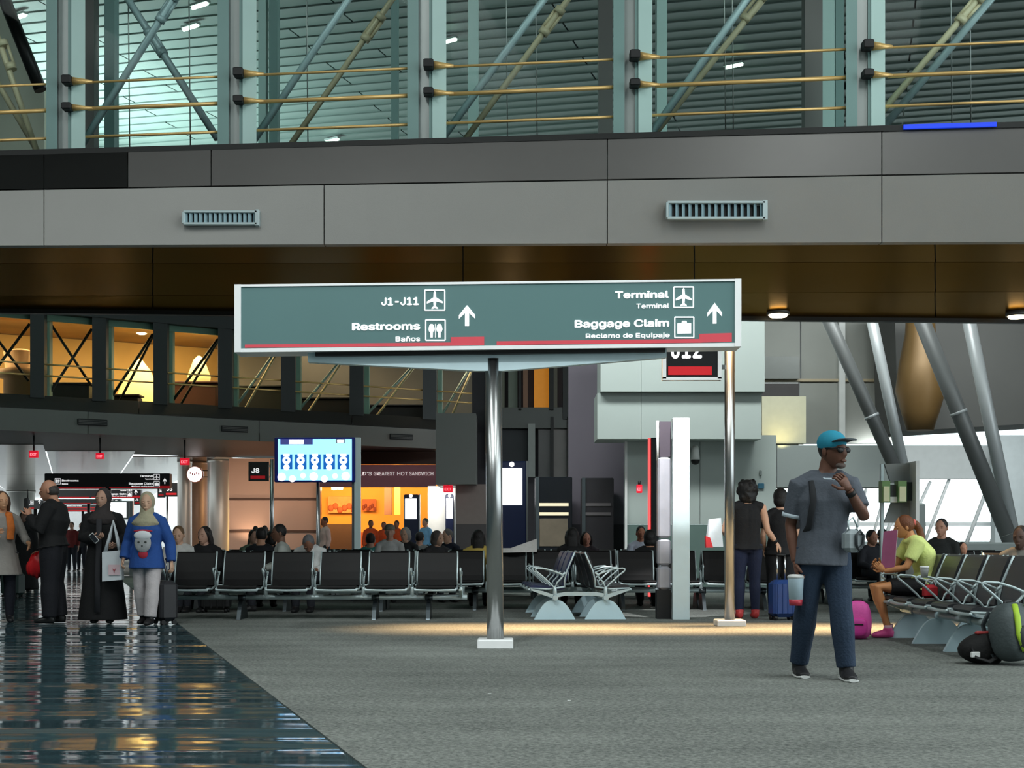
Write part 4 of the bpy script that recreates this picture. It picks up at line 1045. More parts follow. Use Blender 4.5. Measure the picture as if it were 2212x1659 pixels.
# small fittings on the pale wall
c = W(1502, 985, 29.7)
r = empty('wall_camera', c, 0, 'white dome camera hanging on the pale wall block', 'camera')
mb = MB(); mb.lathe([(.05, .22), (.07, .18), (.09, .02), (.10, -.08)], 14); mb.build('housing', M_white, r)
mb = MB(); mb.ellipsoid((0, 0, -.1), (.095, .095, .09), 14, 8); mb.build('dome', M_black, r)
mb = MB(); mb.box((0, .15, .16), (.05, .3, .05)); mb.build('arm', M_white, r)
mb = MB(); mb.cbox((0, 0, 0), (.13, .04, .12), .01); mb.build('wall_sign', mat('teal_plate', (40, 96, 120), .5), loc=W(1644, 1050, 29.97), label='small teal square plate on the pale wall', cat='sign')
mb = MB(); mb.cbox((0, 0, 0), (.05, .05, .12), .012); mb.build('wall_switch', mat('grey_switch', (120, 130, 128), .5), loc=W(1643, 1022, 29.97), label='small grey switch box above the teal plate', cat='switch')
# dark cafe counter units with lit shelves
for i, (a, b, t, D, lab) in enumerate(((1156, 1236, 1030, 31, 'black cabinet with two lit shelf strips beside the navy totem'), (1256, 1326, 1032, 31.2, 'dark cabinet against the mauve wall with dim shelf strips'))):
    r = empty('shelf_cabinet', (X_((a + b) / 2, D), D + .25, 0), 0, lab, 'cabinet')
    w = (b - a) * D / F; h = Z_(t, D)
    mb = MB(); mb.cbox((0, 0, h / 2), (w, .5, h), .02); mb.build('body', mat('cabinet_black', (24, 28, 34), .3) if i == 0 else mat('cabinet_dim', (52, 50, 54), .35), r)
    for py in (1090, 1110):
        zz = Z_(py, D)
        mb = MB(); mb.box((0, -.26, zz), (w * .8, .03, .07)); mb.build('lit_shelf', mat('shelf_glow', (230, 220, 190), .5, emit=(230, 215, 180), estr=.7) if i == 0 else mat('shelf_dim', (110, 104, 106), .5), r)
    if i == 0:
        mb = MB(); mb.box((0, -.26, (Z_(1120, D) + Z_(1180, D)) / 2), (w * .76, .02, Z_(1120, D) - Z_(1180, D))); mb.build('display_bay', mat('display_bay', (120, 108, 92), .6, 0, .4, 3), r)
    mb = MB(); mb.box((-w / 2 + .05, -.27, h / 2), (.08, .05, h)); mb.build('side_frame', mat('grey_post', (84, 92, 96), .4, .4), r)

# booth with leaflet boxes at the right
D = 19.5
r = empty('phone_booth', (X_(1936, D), D, 0), 0, 'grey open booth with two green leaflet boxes behind the seated woman in yellow', 'booth')
ux = lambda px: X_(px, D) - r.location.x
mb = MB(); mb.box((ux(1971), 0, Z_(998, D) / 2), (8 * D / F, .5, Z_(998, D))); mb.build('side_panel', M_white, r)
mb = MB(); mb.box((ux(1909), .1, Z_(1002, D) / 2), (6 * D / F, .08, Z_(1002, D))); mb.build('post', M_alu, r)
M_boothg = mat('booth_grey', (134, 140, 140), .5, 0, .06, 4)
D_ = lambda a, b, t, bs, y, th, m, n, par=None: MB().box(((ux(a) + ux(b)) / 2, y, (Z_(t, D) + Z_(bs, D)) / 2), (ux(b) - ux(a), th, Z_(t, D) - Z_(bs, D))).build(n, m, par or r)
mb = MB(); mb.prism([(ux(1913), Z_(1002, D)), (ux(1968), Z_(1000, D)), (ux(1968), Z_(1042, D)), (ux(1926), Z_(1042, D))], .05, lambda a, b, w: (a, .05 + w, b)); mb.build('upper_board', M_boothg, r)
mb = MB(); mb.prism([(ux(1928), Z_(1084, D)), (ux(1968), Z_(1080, D)), (ux(1968), Z_(1129, D)), (ux(1912), Z_(1129, D))], .05, lambda a, b, w: (a, .05 + w, b)); mb.build('lower_board', M_boothg, r)
D_(1946, 1968, 1042, 1082, .02, .2, mat('booth_dark', (18, 34, 32), .4), 'dark_recess')
for a, b, n in ((1897, 1914, 0), (1931, 1949, 1)):
    bx_ = D_(a, b, 1040, 1086, -.12, .2, mat('leaf_green_box', (104, 140, 84), .5), 'leaflet_box')
    D_(a + 2, b - 2, 1052, 1084, -.23, .01, mat('leaflet_cream', (214, 214, 176), .6), 'leaflet', bx_)
D_(1914, 1931, 1048, 1074, -.05, .12, mat('handset_grey', (70, 74, 76), .4), 'handset_unit'); D_(1914, 1931, 1074, 1086, -.08, .14, M_white, 'shelf')
# ------------------------------------------------------------------ tandem benches
M_leather = mat('black_leather', (15, 14, 15), .55, 0, .12, 9, .05, 120, spec=.28)
M_leatherb = mat('charcoal_leather', (44, 44, 48), .4, 0, .1, 9, .05, 120, spec=.6)
M_fan = mat('pale_blue_cast_foot', (204, 230, 238), .4, .1, .06, 5)
M_navy = mat('navy_leather', (34, 44, 78), .4, 0, .1, 9)
PITCH = .64
def _seat_meshes(leather):
    out = {}
    mb = MB()   # seat cushion, rounded front lip
    prof = [(-.64, .405), (-.655, .425), (-.64, .447), (-.60, .455), (-.42, .435), (-.24, .425), (-.20, .44), (-.19, .405), (-.24, .385), (-.60, .395)]
    mb.prism(prof, .50, lambda u, v, w: (-.25 + w, u, v)); out['seat'] = mb.mesh('seat', leather)
    mb = MB()
    prof = [(-.235, .445), (-.225, .52), (-.20, .62), (-.155, .76), (-.11, .865), (-.09, .885), (-.06, .88), (-.055, .86), (-.10, .75), (-.145, .62), (-.175, .50), (-.185, .43), (-.21, .425)]
    mb.prism(prof, .50, lambda u, v, w: (-.25 + w, u, v)); out['backrest'] = mb.mesh('backrest', leather)
    mb = MB()
    for s in (-1, 1):
        mb.tube([(s * .265, -.20, .885 - .46), (s * .265, -.20, .52), (s * .265, -.17, .64), (s * .265, -.10, .80), (s * .262, -.065, .885)], .0125, 6)
    mb.tube([(-.265, -.66, .405), (-.265, -.665, .392), (0, -.668, .388), (.265, -.665, .392), (.265, -.66, .405)], .016, 6)
    mb.tube([(-.265, -.66, .41), (-.265, -.40, .40), (-.265, -.2, .43)], .014, 6); mb.tube([(.265, -.66, .41), (.265, -.40, .40), (.265, -.2, .43)], .014, 6)
    out['seat_frame'] = mb.mesh('seat_frame', M_alu)
    return out
def _armrest():
    mb = MB()
    loop = [(-.33, .41), (-.39, .475), (-.50, .575), (-.575, .635), (-.585, .66), (-.555, .672), (-.45, .665), (-.33, .63), (-.245, .595), (-.225, .575), (-.25, .54), (-.30, .49)]
    mb.tube([(0, a, b) for a, b in loop], .0125, 6, closed=True)
    mb.tube([(0, -.33, .27), (0, -.33, .40), (0, -.335, .44)], [.035, .024, .014], 8)
    mb.tube([(0, -.245, .57), (0, -.195, .62)], .016, 6)
    return mb.mesh('armrest', M_alu)
def _wing():
    mb = MB()
    up = [(-.64, .405), (-.48, .375), (-.36, .335), (-.2, .365), (.2, .365), (.36, .335), (.48, .375), (.64, .405)]
    lo = [(a, b - (.02 if abs(a) > .6 else .05)) for a, b in up]
    mb.prism(up + lo[::-1], .035, lambda u, v, w: (-.0175 + w, u, v)); return mb.mesh('cross_arm', M_alu)
def _fan(m):
    mb = MB()
    pts = [(-.27, .0), (-.262, .02)] + [(-.25 + .2 * t, .03 + .225 * math.sin(t * math.pi / 2) ** .85) for t in [i / 8 for i in range(1, 9)]]
    pts = pts + [(-a, b) for a, b in reversed(pts)]
    mb.prism(pts, .05, lambda u, v, w: (-.025 + w, u, v))
    mb.tube([(-.05, 0, .285), (.05, 0, .285)], .042, 12)
    return mb.mesh('leg', m)
FAN_D = FAN2 = None
SEATS = {k: _seat_meshes(m) for k, m in (('black', M_leather), ('charcoal', M_leatherb), ('navy', M_navy))}
ARM, WING, FAN = _armrest(), _wing(), _fan(M_fan)
FAN2 = _fan(mat('dark_steel_foot', (70, 78, 82), .3, .7))
def bench(loc, rz, n, label, sides=(1,), leather='black', feet=None, back_leather=None):
    r = empty('tandem_bench', loc, rz, label, 'bench', 'tandem airport benches')
    L = n * PITCH
    for sd in sides:
        rot = 0 if sd == 1 else math.pi
        mb = MB(); mb.tube([(-L / 2 - .08, -.33 * sd, .29), (L / 2 + .08, -.33 * sd, .29)], .034, 10); mb.build('beam', M_alu, r)
        for i in range(n):
            x = -L / 2 + PITCH * (i + .5)
            ms = SEATS[leather if sd == 1 else (back_leather or leather)]
            for nm in ('seat', 'backrest', 'seat_frame'): inst(nm, ms[nm], r, (x, 0, 0), (0, 0, rot))
        for i in range(n + 1): inst('armrest', ARM, r, (-L / 2 + PITCH * i, 0, 0), (0, 0, rot))
        for fx in (feet or (-L / 2 + .35, 0, L / 2 - .35)): inst('leg', FAN if abs(rz) > 1 else FAN2, r, (fx, -.33 * sd, 0))
    for fx in (-L / 2, L / 2): inst('cross_arm', WING, r, (fx, 0, 0))
    return r
R90 = math.pi / 2
bench((X_(677, 18.1), 18.55, 0), 0, 6, 'black tandem bench of six empty seats, nearest row left of the big sign post', feet=(-.95, .8, 1.5))
bench((X_(1330, 20.7), 21.1, 0), 0, 8, 'black tandem bench behind the post and totem, second row of seats', sides=(1, -1), feet=(-2.1, -1.2, .1, 1.3, 2.2))
bench((X_(1252, 18.0) - .04, 19.0, 0), R90 + math.radians(3), 3, 'double tandem bench seen end-on with fan-shaped pale feet', sides=(1, -1), leather='charcoal', feet=(-.92, -.25, .9), back_leather='navy')
bench((4.55, 13.32, 0), -R90, 5, 'tandem bench seen sideways at the right, with the woman in yellow on its end', sides=(1, -1), leather='charcoal', feet=(-1.25, -.4, .6, 1.3))
bench((X_(620, 20.4), 20.75, 0), 0, 6, 'black tandem bench behind the nearest row, with the fair-haired man on it', sides=(1, -1), feet=(-1.5, 0, 1.4))
bench((X_(760, 23.6), 24.2, 0), 0, 9, 'black tandem bench third row back, in front of the blue display', sides=(1, -1))
bench((X_(1300, 25), 25.4, 0), 0, 5, 'black tandem bench third row back, in front of the pale wall block', sides=(1, -1))
bench((X_(1960, 22.5), 22.9, 0), 0, 5, 'black tandem bench in front of the window wall at the right', sides=(1, -1))

bench((X_(900, 26.2), 26.3, 0), 0, 6, 'black tandem bench fourth row back, in front of the kitchen', sides=(1, -1))
bench((X_(2070, 19.8), 20.0, 0), 0, 3, 'short black tandem bench with the man in the dark jacket, before the plinth')
bench((X_(2232, 16.0), 16.05, 0), 0, 2, 'short black tandem bench at the right margin behind the sideways bench')

# ------------------------------------------------------------------ luggage and small things
def suitcase(loc, rz, w, d, h, m, label, handle=0.0, wheels=True):
    r = empty('suitcase', loc, rz, label, 'suitcase')
    mb = MB(); mb.cbox((0, 0, h / 2 + .04), (w, d, h), .05); mb.build('shell', m, r)
    mb = MB()
    for k in range(4): mb.cbox((-w * .33 + w * .22 * k, -d / 2 - .002, h / 2 + .04), (w * .05, .016, h * .82), .006)
    mb.build('ribs', m, r)['kind'] = 'stuff'
    for sx in (-1, 1):
        for sy in (-1, 1):
            mb = MB(); mb.tube([(-.02, 0, 0), (.02, 0, 0)], .03, 10); mb.build('wheel', M_black, r, loc=(sx * w * .38, sy * d * .32, .03))
    if handle:
        for sx in (-1, 1):
            mb = MB(); mb.tube([(sx * w * .17, d * .2, h + .02), (sx * w * .17, d * .2, h + handle)], .011, 8); mb.build('handle_rod', M_chrome, r)
        mb = MB(); mb.tube([(-w * .2, d * .2, h + handle), (w * .2, d * .2, h + handle)], .016, 8); mb.build('grip', M_black, r)
    else:
        mb = MB(); mb.tube([(-.08, 0, h + .04), (-.06, 0, h + .075), (.06, 0, h + .075), (.08, 0, h + .04)], .012, 6); mb.build('grip', M_black, r)
    return r
g = G(1688, 1341)
suitcase((X_(1690, 17.9), 17.9, 0.006), math.radians(12), .32, .22, .48, mat('blue_shell', (32, 62, 120), .45, 0, .15, 14), 'blue trolley suitcase with its handle raised, held by the woman in black', .36)
suitcase((X_(356, 17.1), 17.1, 0.0), math.radians(-55), .34, .22, .50, mat('dark_grey_shell', (44, 44, 48), .5), 'dark grey trolley suitcase pulled by the woman in the beige headscarf', .3)
suitcase((X_(466, 19.9), 19.9, 0.006), 0, .42, .24, .24, mat('black_shell', (18, 18, 20), .5), 'low black case on the carpet under the fair-haired man\'s row')
suitcase((X_(28, 25.5), 25.5, 0), math.radians(-20), .4, .25, .42, mat('dark_green_shell', (34, 58, 54), .4), 'dark green wheeled case behind the woman in the orange scarf', .4)

def backpack(loc, rz, w, d, h, m, m2, label, tilt=0.0, stripe=None):
    r = empty('backpack', loc, rz, label, 'backpack')
    R = Matrix.Rotation(tilt, 3, 'X')
    def fn(q, dd):
        q = Vector((math.copysign(abs(dd.x) ** .6, dd.x) * w / 2, math.copysign(abs(dd.y) ** .6, dd.y) * d / 2, math.copysign(abs(dd.z) ** .6, dd.z) * h / 2))
        if dd.z > 0: q.x *= 1 - .22 * dd.z; q.y *= 1 - .2 * dd.z
        return R @ q
    c = Vector((0, 0, h / 2 * math.cos(tilt) + d * .5 * abs(math.sin(tilt))))
    mb = MB(); mb.ellipsoid(c, (1, 1, 1), 20, 14, fn=fn); mb.build('main_bag', m, r)
    def fn2(q, dd):
        q = Vector((math.copysign(abs(dd.x) ** .6, dd.x) * w * .38, math.copysign(abs(dd.y) ** .6, dd.y) * d * .22 - d * .45, math.copysign(abs(dd.z) ** .6, dd.z) * h * .24 - h * .18))
        return R @ q
    mb = MB(); mb.ellipsoid(c, (1, 1, 1), 16, 10, fn=fn2); mb.build('front_pocket', m2, r)
    mb = MB(); mb.tube([c + R @ Vector(p) for p in ((-.05, 0, h * .46), (-.04, 0, h * .53), (.04, 0, h * .53), (.05, 0, h * .46))], .012, 6); mb.build('carry_loop', M_black, r)
    for s in (-1, 1):
        mb = MB(); mb.tube([c + R @ Vector(p) for p in ((s * w * .25, d * .4, h * .4), (s * w * .3, d * .62, h * .2), (s * w * .32, d * .6, -h * .15), (s * w * .36, d * .4, -h * .4))], [(.03, .01)] * 4, 6); mb.build('strap', m2, r)
    mb = MB(); mb.box(c + R @ Vector((0, -d * .67, -h * .1)), (w * .5, .012, .012), R=R); mb.build('zip', M_black, r)
    if stripe:
        for s in (-1, 1):
            mb = MB(); mb.tube([c + R @ Vector(p) for p in ((s * w * .16, -d * .36, h * .43), (s * w * .3, -d * .5, h * .2), (s * w * .36, -d * .5, -h * .1), (s * w * .3, -d * .52, -h * .38))], [(.025, .012)] * 4, 6); mb.build('trim_stripe', stripe, r)
    return r
backpack((X_(1853, 14.35), 14.35, .006), math.radians(-20), .28, .2, .40, mat('pink_nylon', (226, 84, 170), .6, 0, .12, 14, .2, 40), mat('deep_pink_nylon', (204, 56, 150), .6, 0, .12, 14), 'bright pink backpack on the carpet by the seated woman\'s feet')
backpack((X_(2190, 11.35), 11.35, .006), math.radians(35), .42, .30, .48, mat('grey_nylon', (74, 84, 86), .6, 0, .2, 12, .2, 40), mat('dark_grey_nylon', (48, 56, 60), .6, 0, .2, 12), 'grey backpack with lime green trim at the right margin', math.radians(-14), mat('lime_trim', (176, 214, 60), .6))
r = empty('duffel_bag', (X_(2118, 11.45), 11.45, .006), math.radians(8), 'slumped black bag on the carpet in front of the grey backpack', 'bag')
def duf(q, d): return Vector((math.copysign(abs(d.x) ** .7, d.x) * .19 * (1 - .25 * max(0, d.z)), d.y * .13, (math.copysign(abs(d.z) ** .7, d.z) * .13) * (1 + .35 * d.x)))
mb = MB(); mb.ellipsoid((0, 0, .125), (1, 1, 1), 20, 12, fn=duf); mb.build('body', mat('black_canvas', (14, 14, 15), .8, 0, .2, 16, .3, 30), r)
mb = MB(); mb.tube([(-.12, -.10, .14), (-.1, -.14, .06), (0, -.155, .03), (.1, -.14, .08), (.14, -.09, .16)], [(.02, .008)] * 5, 6); mb.build('strap', M_black, r)
mb = MB(); mb.cbox((-.11, -.13, .085), (.08, .02, .05), .008); mb.build('tag', M_white, r)
mb = MB(); mb.cbox((.02, -.02, .255), (.14, .06, .03), .01); mb.build('red_flap', mat('red_flap', (190, 70, 70), .6), r)
# cup on the bench arm, red pouch on the seat
r = empty('paper_cup', (3.985, 13.42, .672), 0, 'white paper cup on the armrest of the sideways bench', 'cup')
mb = MB(); mb.lathe([(.032, 0), (.042, .085), (.044, .09)], 14); mb.build('cup', M_white, r)
mb = MB(); mb.lathe([(.046, .088), (.046, .1), (.04, .104)], 14); mb.build('lid', M_ivory, r)
r = empty('red_pouch', (4.22, 14.02, .44), 0.3, 'small red pouch on the seat beside the woman in yellow', 'pouch')
mb = MB(); mb.cbox((0, 0, .07), (.16, .08, .14), .03); mb.build('body', mat('red_cloth', (190, 40, 50), .7), r)
mb = MB(); mb.tube([(-.05, 0, .14), (-.03, 0, .19), (.03, 0, .19), (.05, 0, .14)], .007, 6); mb.build('loop', M_white, r)
# newspaper over the seat backs
mb = MB(); nx, ny = 12, 3
D = 20.92
pts = []
for j in range(ny + 1):
    for i in range(nx + 1):
        a = i / nx; px = 1084 + 76 * a
        top = 1184 - 26 * max(0, a - .25) ** 1.0 * 1.05; bot = 1194 - 2 * a
        py = top + (bot - top) * j / ny
        q = W(px, py, D - .05 * math.sin(a * 5) - .04 * j / ny); pts.append((q.x, q.y, q.z))
n_ = len(pts); pts += [(x, y + .012, z_) for x, y, z_ in pts]
fs = []
for j in range(ny):
    for i in range(nx):
        a = j * (nx + 1) + i; fs.append((a, a + 1, a + nx + 2, a + nx + 1)); fs.append((n_ + a + nx + 1, n_ + a + nx + 2, n_ + a + 1, n_ + a))
mb.add(pts, fs, 0, True); mb.build('newspaper', mat('newsprint', (208, 204, 200), .8, 0, .12, 30), loc=W(1122, 1185, D), world=True, label='open newspaper lying over the seat backs right of the post', cat='newspaper')
# scraps on the carpet
for i, (px, py) in enumerate(((1057, 1501), (1228, 1516), (1396, 1415))):
    g = G(px, py); mb = MB(); mb.prism([(-.012, -.01), (.015, -.006), (.01, .012), (-.008, .009)], .003, lambda u, v, w: (u, v, w)); mb.build('paper_scrap', M_white, loc=(g.x, g.y, .007), rz=i * .7, label=('tiny white scrap on the carpet below the sign post', 'tiny white scrap on the carpet right of the middle', 'tiny white scrap on the carpet below the second row')[i], cat='scrap')
# ------------------------------------------------------------------ people
def layer(mb, name, material, parent, voxel, smooth=3, M=None, extra=None):
    """one closed skin grown over the overlapping lofts of mb"""
    me = mb.mesh('tmp_layer', material)
    fixn(me)
    o = bpy.data.objects.new('tmp_layer', me)
    m = o.modifiers.new('r', 'REMESH'); m.mode = 'VOXEL'; m.voxel_size = voxel; m.use_smooth_shade = True
    s = o.modifiers.new('s', 'SMOOTH'); s.factor = .5; s.iterations = smooth
    out = eval_mesh(o)
    bpy.data.objects.remove(o); bpy.data.meshes.remove(me)
    if extra:
        bm = bmesh.new(); bm.from_mesh(out)
        for f in bm.faces: f.smooth = True; f.material_index = 0
        e = extra[0].mesh('tmp_extra', extra[1]); fixn(e); bm.from_mesh(e); bm.to_mesh(out); bm.free(); bpy.data.meshes.remove(e)
        out.materials.clear()
        for q in extra[1]: out.materials.append(q)
    else:
        out.materials.clear(); out.materials.append(material)
        for p in out.polygons: p.use_smooth = True
    out.name = name
    ob = bpy.data.objects.new(name, out); COL.objects.link(ob); ob.parent = parent
    return ob

STAND = dict(pel=(0, 0, .95), waist=(0, .005, 1.08), chest=(0, 0, 1.27), shc=(0, .01, 1.41), neck=(0, .01, 1.49), head=(0, -.015, 1.63),
             sh=(.18, .01, 1.38), el=(.235, .03, 1.11), wr=(.25, -.04, .87), hip=(.09, 0, .92), kn=(.10, -.015, .50), an=(.10, .02, .085))
SIT = dict(pel=(0, -.02, .53), waist=(0, .03, .67), chest=(0, .03, .87), shc=(0, .02, 1.01), neck=(0, .01, 1.09), head=(0, -.02, 1.225),
           sh=(.18, .01, .98), el=(.23, -.03, .74), wr=(.14, -.24, .64), hip=(.09, -.03, .52), kn=(.11, -.45, .52), an=(.11, -.42, .085))
EYEW = mat('eye_white', (225, 222, 216), .3); EYED = mat('eye_dark', (24, 18, 16), .25)

def head_parts(mb, c, R, k, nu, nv, brow=4):
    k = k * 1.05
    def fn(q, d):
        f = max(0.0, -d.y)
        if d.z < 0:
            q.x *= 1 - .30 * (-d.z) ** 1.3
            if d.y > 0: q.y *= 1 - .42 * (-d.z)
        hr = math.hypot(d.x, d.y)
        if d.z < 0 and hr > 1e-4: q.y -= .045 * d.z * d.z * max(0.0, -d.y / hr) * min(1.0, hr * 2.2)
        g = lambda x0, sx, z0, sz: math.exp(-((q.x - x0) / sx) ** 2 - ((q.z - z0) / sz) ** 2)
        dy = -.026 * g(0, .013, -.026, .022) - .012 * g(0, .011, .0, .02) - .006 * g(0, .06, .026, .012) - .007 * g(0, .026, -.064, .011) - .009 * g(0, .022, -.103, .014)
        dy += .010 * g(.034, .018, .004, .012) + .010 * g(-.034, .018, .004, .012)
        q.y += dy * f
        return q * k
    mb.ellipsoid(c, (.077, .098, .122), nu, nv, 0, R, fn)
    P = lambda x, y, z_: Vector(c) + R @ (Vector((x, y, z_)) * k)
    for s in (-1, 1):
        mb.ellipsoid(P(s * .077, .008, -.008), (.011 * k, .02 * k, .032 * k), 8, 6, 0, R)
        if nu >= 20:
            mb.ellipsoid(P(s * .033, -.083, .004), (.0165 * k, .010 * k, .0095 * k), 10, 6, 2, R)
            mb.ellipsoid(P(s * .033, -.0905, .004), (.0085 * k, .004 * k, .0085 * k), 8, 6, 3, R)
            mb.ellipsoid(P(s * .034, -.0935, .026), (.022 * k, .007 * k, .006 * k), 8, 6, 4, R)
    mb.ellipsoid(P(0, -.1015, -.064), (.027 * k, .008 * k, .0095 * k), 10, 6, 1, R)

def hand(mb, w, d, n, k=1.0, curl=.5, spread=.10, side=1):
    """palm and five bent fingers; w wrist, d direction of the palm, n palm normal (fingers bend towards it)"""
    w = Vector(w); d = Vector(d).normalized(); n = Vector(n); n = (n - d * n.dot(d)).normalized(); t = d.cross(n) * side
    palm = [w, w + d * .03 * k, w + d * .07 * k, w + d * .092 * k]
    mb.tube(palm, [(.027 * k, .02 * k), (.036 * k, .017 * k), (.042 * k, .016 * k), (.040 * k, .012 * k)], 10, 0, up=tuple(n))
    for i, (o, L) in enumerate(((-.030, .070), (-.010, .079), (.010, .074), (.029, .058))):
        p = w + d * .088 * k + t * o * k
        a = Vector(d) + t * (o * spread * 10); a.normalize()
        pts = [p]; ang = 0
        for q in range(3):
            ang += curl * (.55 + .25 * q)
            v = a * math.cos(ang) + n * math.sin(ang)
            pts.append(pts[-1] + v * L * k * (.45, .32, .25)[q])
        mb.tube(pts, [.0095 * k, .009 * k, .008 * k, .0062 * k], 7, 0)
    p = w + d * .03 * k - t * .03 * k
    v1 = (d * .6 - t * .8 + n * .25).normalized(); v2 = (d * .9 - t * .25 + n * .45).normalized()
    mb.tube([p, p + v1 * .04 * k, p + v1 * .04 * k + v2 * .032 * k, p + v1 * .04 * k + v2 * .055 * k], [.013 * k, .0115 * k, .010 * k, .007 * k], 8, 0)

def foot(mb, a, fwd, k, r=1.0, mi=0):
    a = Vector(a); f = Vector(fwd).normalized()
    z = lambda p, h: Vector((p.x, p.y, h))
    pts = [z(a - f * .065 * k, .045 * k), z(a - f * .02 * k, .052 * k), z(a + f * .06 * k, .045 * k), z(a + f * .13 * k, .034 * k), z(a + f * .185 * k, .028 * k)]
    mb.tube(pts, [(.03 * k * r, .04 * k), (.042 * k * r, .05 * k), (.045 * k * r, .044 * k), (.046 * k * r, .033 * k), (.026 * k * r, .022 * k)], 12, mi, up=(0, 0, 1))
    mb.tube([z(a, .04 * k), z(a, .12 * k)], [.045 * k * r, .05 * k * r], 10, mi)

def human(loc, rz, H, label, base='stand', J=None, skin=(206, 160, 130), hair=('short', (40, 30, 24)), top=None, bottom=None, shoes=(24, 24, 26),
          head=(0, 0, 0), hands=None, vox=.013, fine=True, girth=1.0, group=None, robe=None, feet=True, scarf=None, bare=False):
    r = empty('person', loc, rz, label, 'person', group)
    k = H / 1.75
    B = dict(STAND if base == 'stand' else SIT)
    j = {}
    for n_, v in B.items():
        if n_ in ('sh', 'el', 'wr', 'hip', 'kn', 'an'):
            for s in (-1, 1): j[n_, s] = Vector((v[0] * s, v[1], v[2])) * k
        else: j[n_] = Vector(v) * k
    for n_, v in (J or {}).items(): j[n_] = Vector(v)
    g = girth * k
    S = mat('skin_%d_%d_%d' % skin, skin, .55, 0, .05, 14)
    lips = mat('lip_%d_%d_%d' % skin, tuple(int(x * y) for x, y in zip(skin, (.8, .6, .6))), .5)
    hm = mat('hair_%d_%d_%d' % hair[1], hair[1], .6, 0, .25, 40, .3, 90)
    fwd = Vector((0, -1, 0))
    spine = [j['pel'] - (j['waist'] - j['pel']).normalized() * .1 * k, j['pel'], j['waist'], j['chest'], j['shc'], j['neck']]
    srad = [(.13, .09), (.165, .115), (.138, .105), (.163, .12), (.135, .085), (.058, .058)]
    def torso(mb, inf, a=0, b=6, flare=0.0):
        mb.tube(spine[a:b], [(x * g + inf + (flare if i + a == 0 else 0), y * g + inf + (flare if i + a == 0 else 0)) for i, (x, y) in enumerate(srad[a:b])], 18, up=(0, 1, 0))
    def arm(mb, s, t0, t1, inf):
        pts = [(j['shc'] * .45 + j['sh', s] * .55), j['sh', s], j['sh', s].lerp(j['el', s], .5), j['el', s], j['el', s].lerp(j['wr', s], .35), j['wr', s]]
        rad = [.055, .058, .05, .041, .042, .028]
        pos = [0, .0, .25, .5, .675, 1.0]
        P, Rr = [], []
        for i in range(6):
            if i == 0 or (t0 <= pos[i] <= t1 + 1e-6): P.append(pts[i]); Rr.append(rad[i] * g + inf)
            elif pos[i] > t1 and i > 1:
                u = (t1 - pos[i - 1]) / (pos[i] - pos[i - 1])
                if u > .05: P.append(pts[i - 1].lerp(pts[i], u)); Rr.append((rad[i - 1] * (1 - u) + rad[i] * u) * g + inf)
                break
        mb.tube(P, Rr, 12)
    def leg(mb, s, t1, inf, wide=0.0):
        h, kn, an = j['hip', s], j['kn', s], j['an', s]
        pts = [h + (h - kn).normalized() * .03 * k, h.lerp(kn, .3), h.lerp(kn, .75), kn, kn.lerp(an, .3), kn.lerp(an, .7), an]
        rad = [.092, .088, .066, .056, .058, .043, .036]; pos = [0, .15, .38, .5, .65, .85, 1.0]
        P, Rr = [], []
        for i in range(7):
            w_ = wide * pos[i]
            if pos[i] <= t1 + 1e-6: P.append(pts[i]); Rr.append(rad[i] * g + inf + w_)
            else:
                u = (t1 - pos[i - 1]) / (pos[i] - pos[i - 1])
                if u > .05: P.append(pts[i - 1].lerp(pts[i], u)); Rr.append((rad[i - 1] * (1 - u) + rad[i] * u) * g + inf + w_)
                break
        mb.tube(P, Rr, 14)
    # body
    R = Euler(tuple(math.radians(a) for a in head), 'XYZ').to_matrix()
    hc = j['head']
    body = MB()
    torso(body, 0)
    body.tube([j['neck'] - Vector((0, 0, .05 * k)), j['neck'].lerp(hc, .35) + Vector((0, .01 * k, 0)), hc + R @ Vector((0, .02 * k, -.05 * k))], [.068 * k, .061 * k, .06 * k], 12)
    for s in (-1, 1):
        body.tube([j['neck'] - Vector((0, 0, .03 * k)), j['neck'].lerp(j['sh', s], .5), j['sh', s]], [.045 * g, .05 * g, .05 * g], 10)
        arm(body, s, 0, 1, 0)
        if not robe: leg(body, s, 1, 0)
    ex = MB()
    head_parts(ex, hc, R, k, 28 if fine else 14, 24 if fine else 10)
    if hands is not False:
        for s in (-1, 1):
            hd = (hands or {}).get(s)
            d = (j['wr', s] - j['el', s]).normalized()
            if hd: hand(ex, j['wr', s], hd[0] or d, hd[1], k, hd[2], side=s * (hd[3] if len(hd) > 3 else 1))
            else: hand(ex, j['wr', s], d, (-s, -.3, 0), k, .35, side=-s)
    if bare:
        for s in (-1, 1): foot(ex, j['an', s], fwd, k)
    layer(body, 'body', S, r, vox, 3, extra=(ex, [S, lips, EYEW, EYED, hm]))
    # clothing
    if bottom:
        mb = MB(); torso(mb, .014 * k, 0, 3)
        for s in (-1, 1): leg(mb, s, bottom.get('len', .97), bottom.get('inf', .018) * k, bottom.get('wide', 0))
        layer(mb, bottom.get('name', 'trousers'), mat('cloth_%d_%d_%d' % bottom['c'], bottom['c'], .85, 0, .14, 16, .25, 60), r, vox, 2)
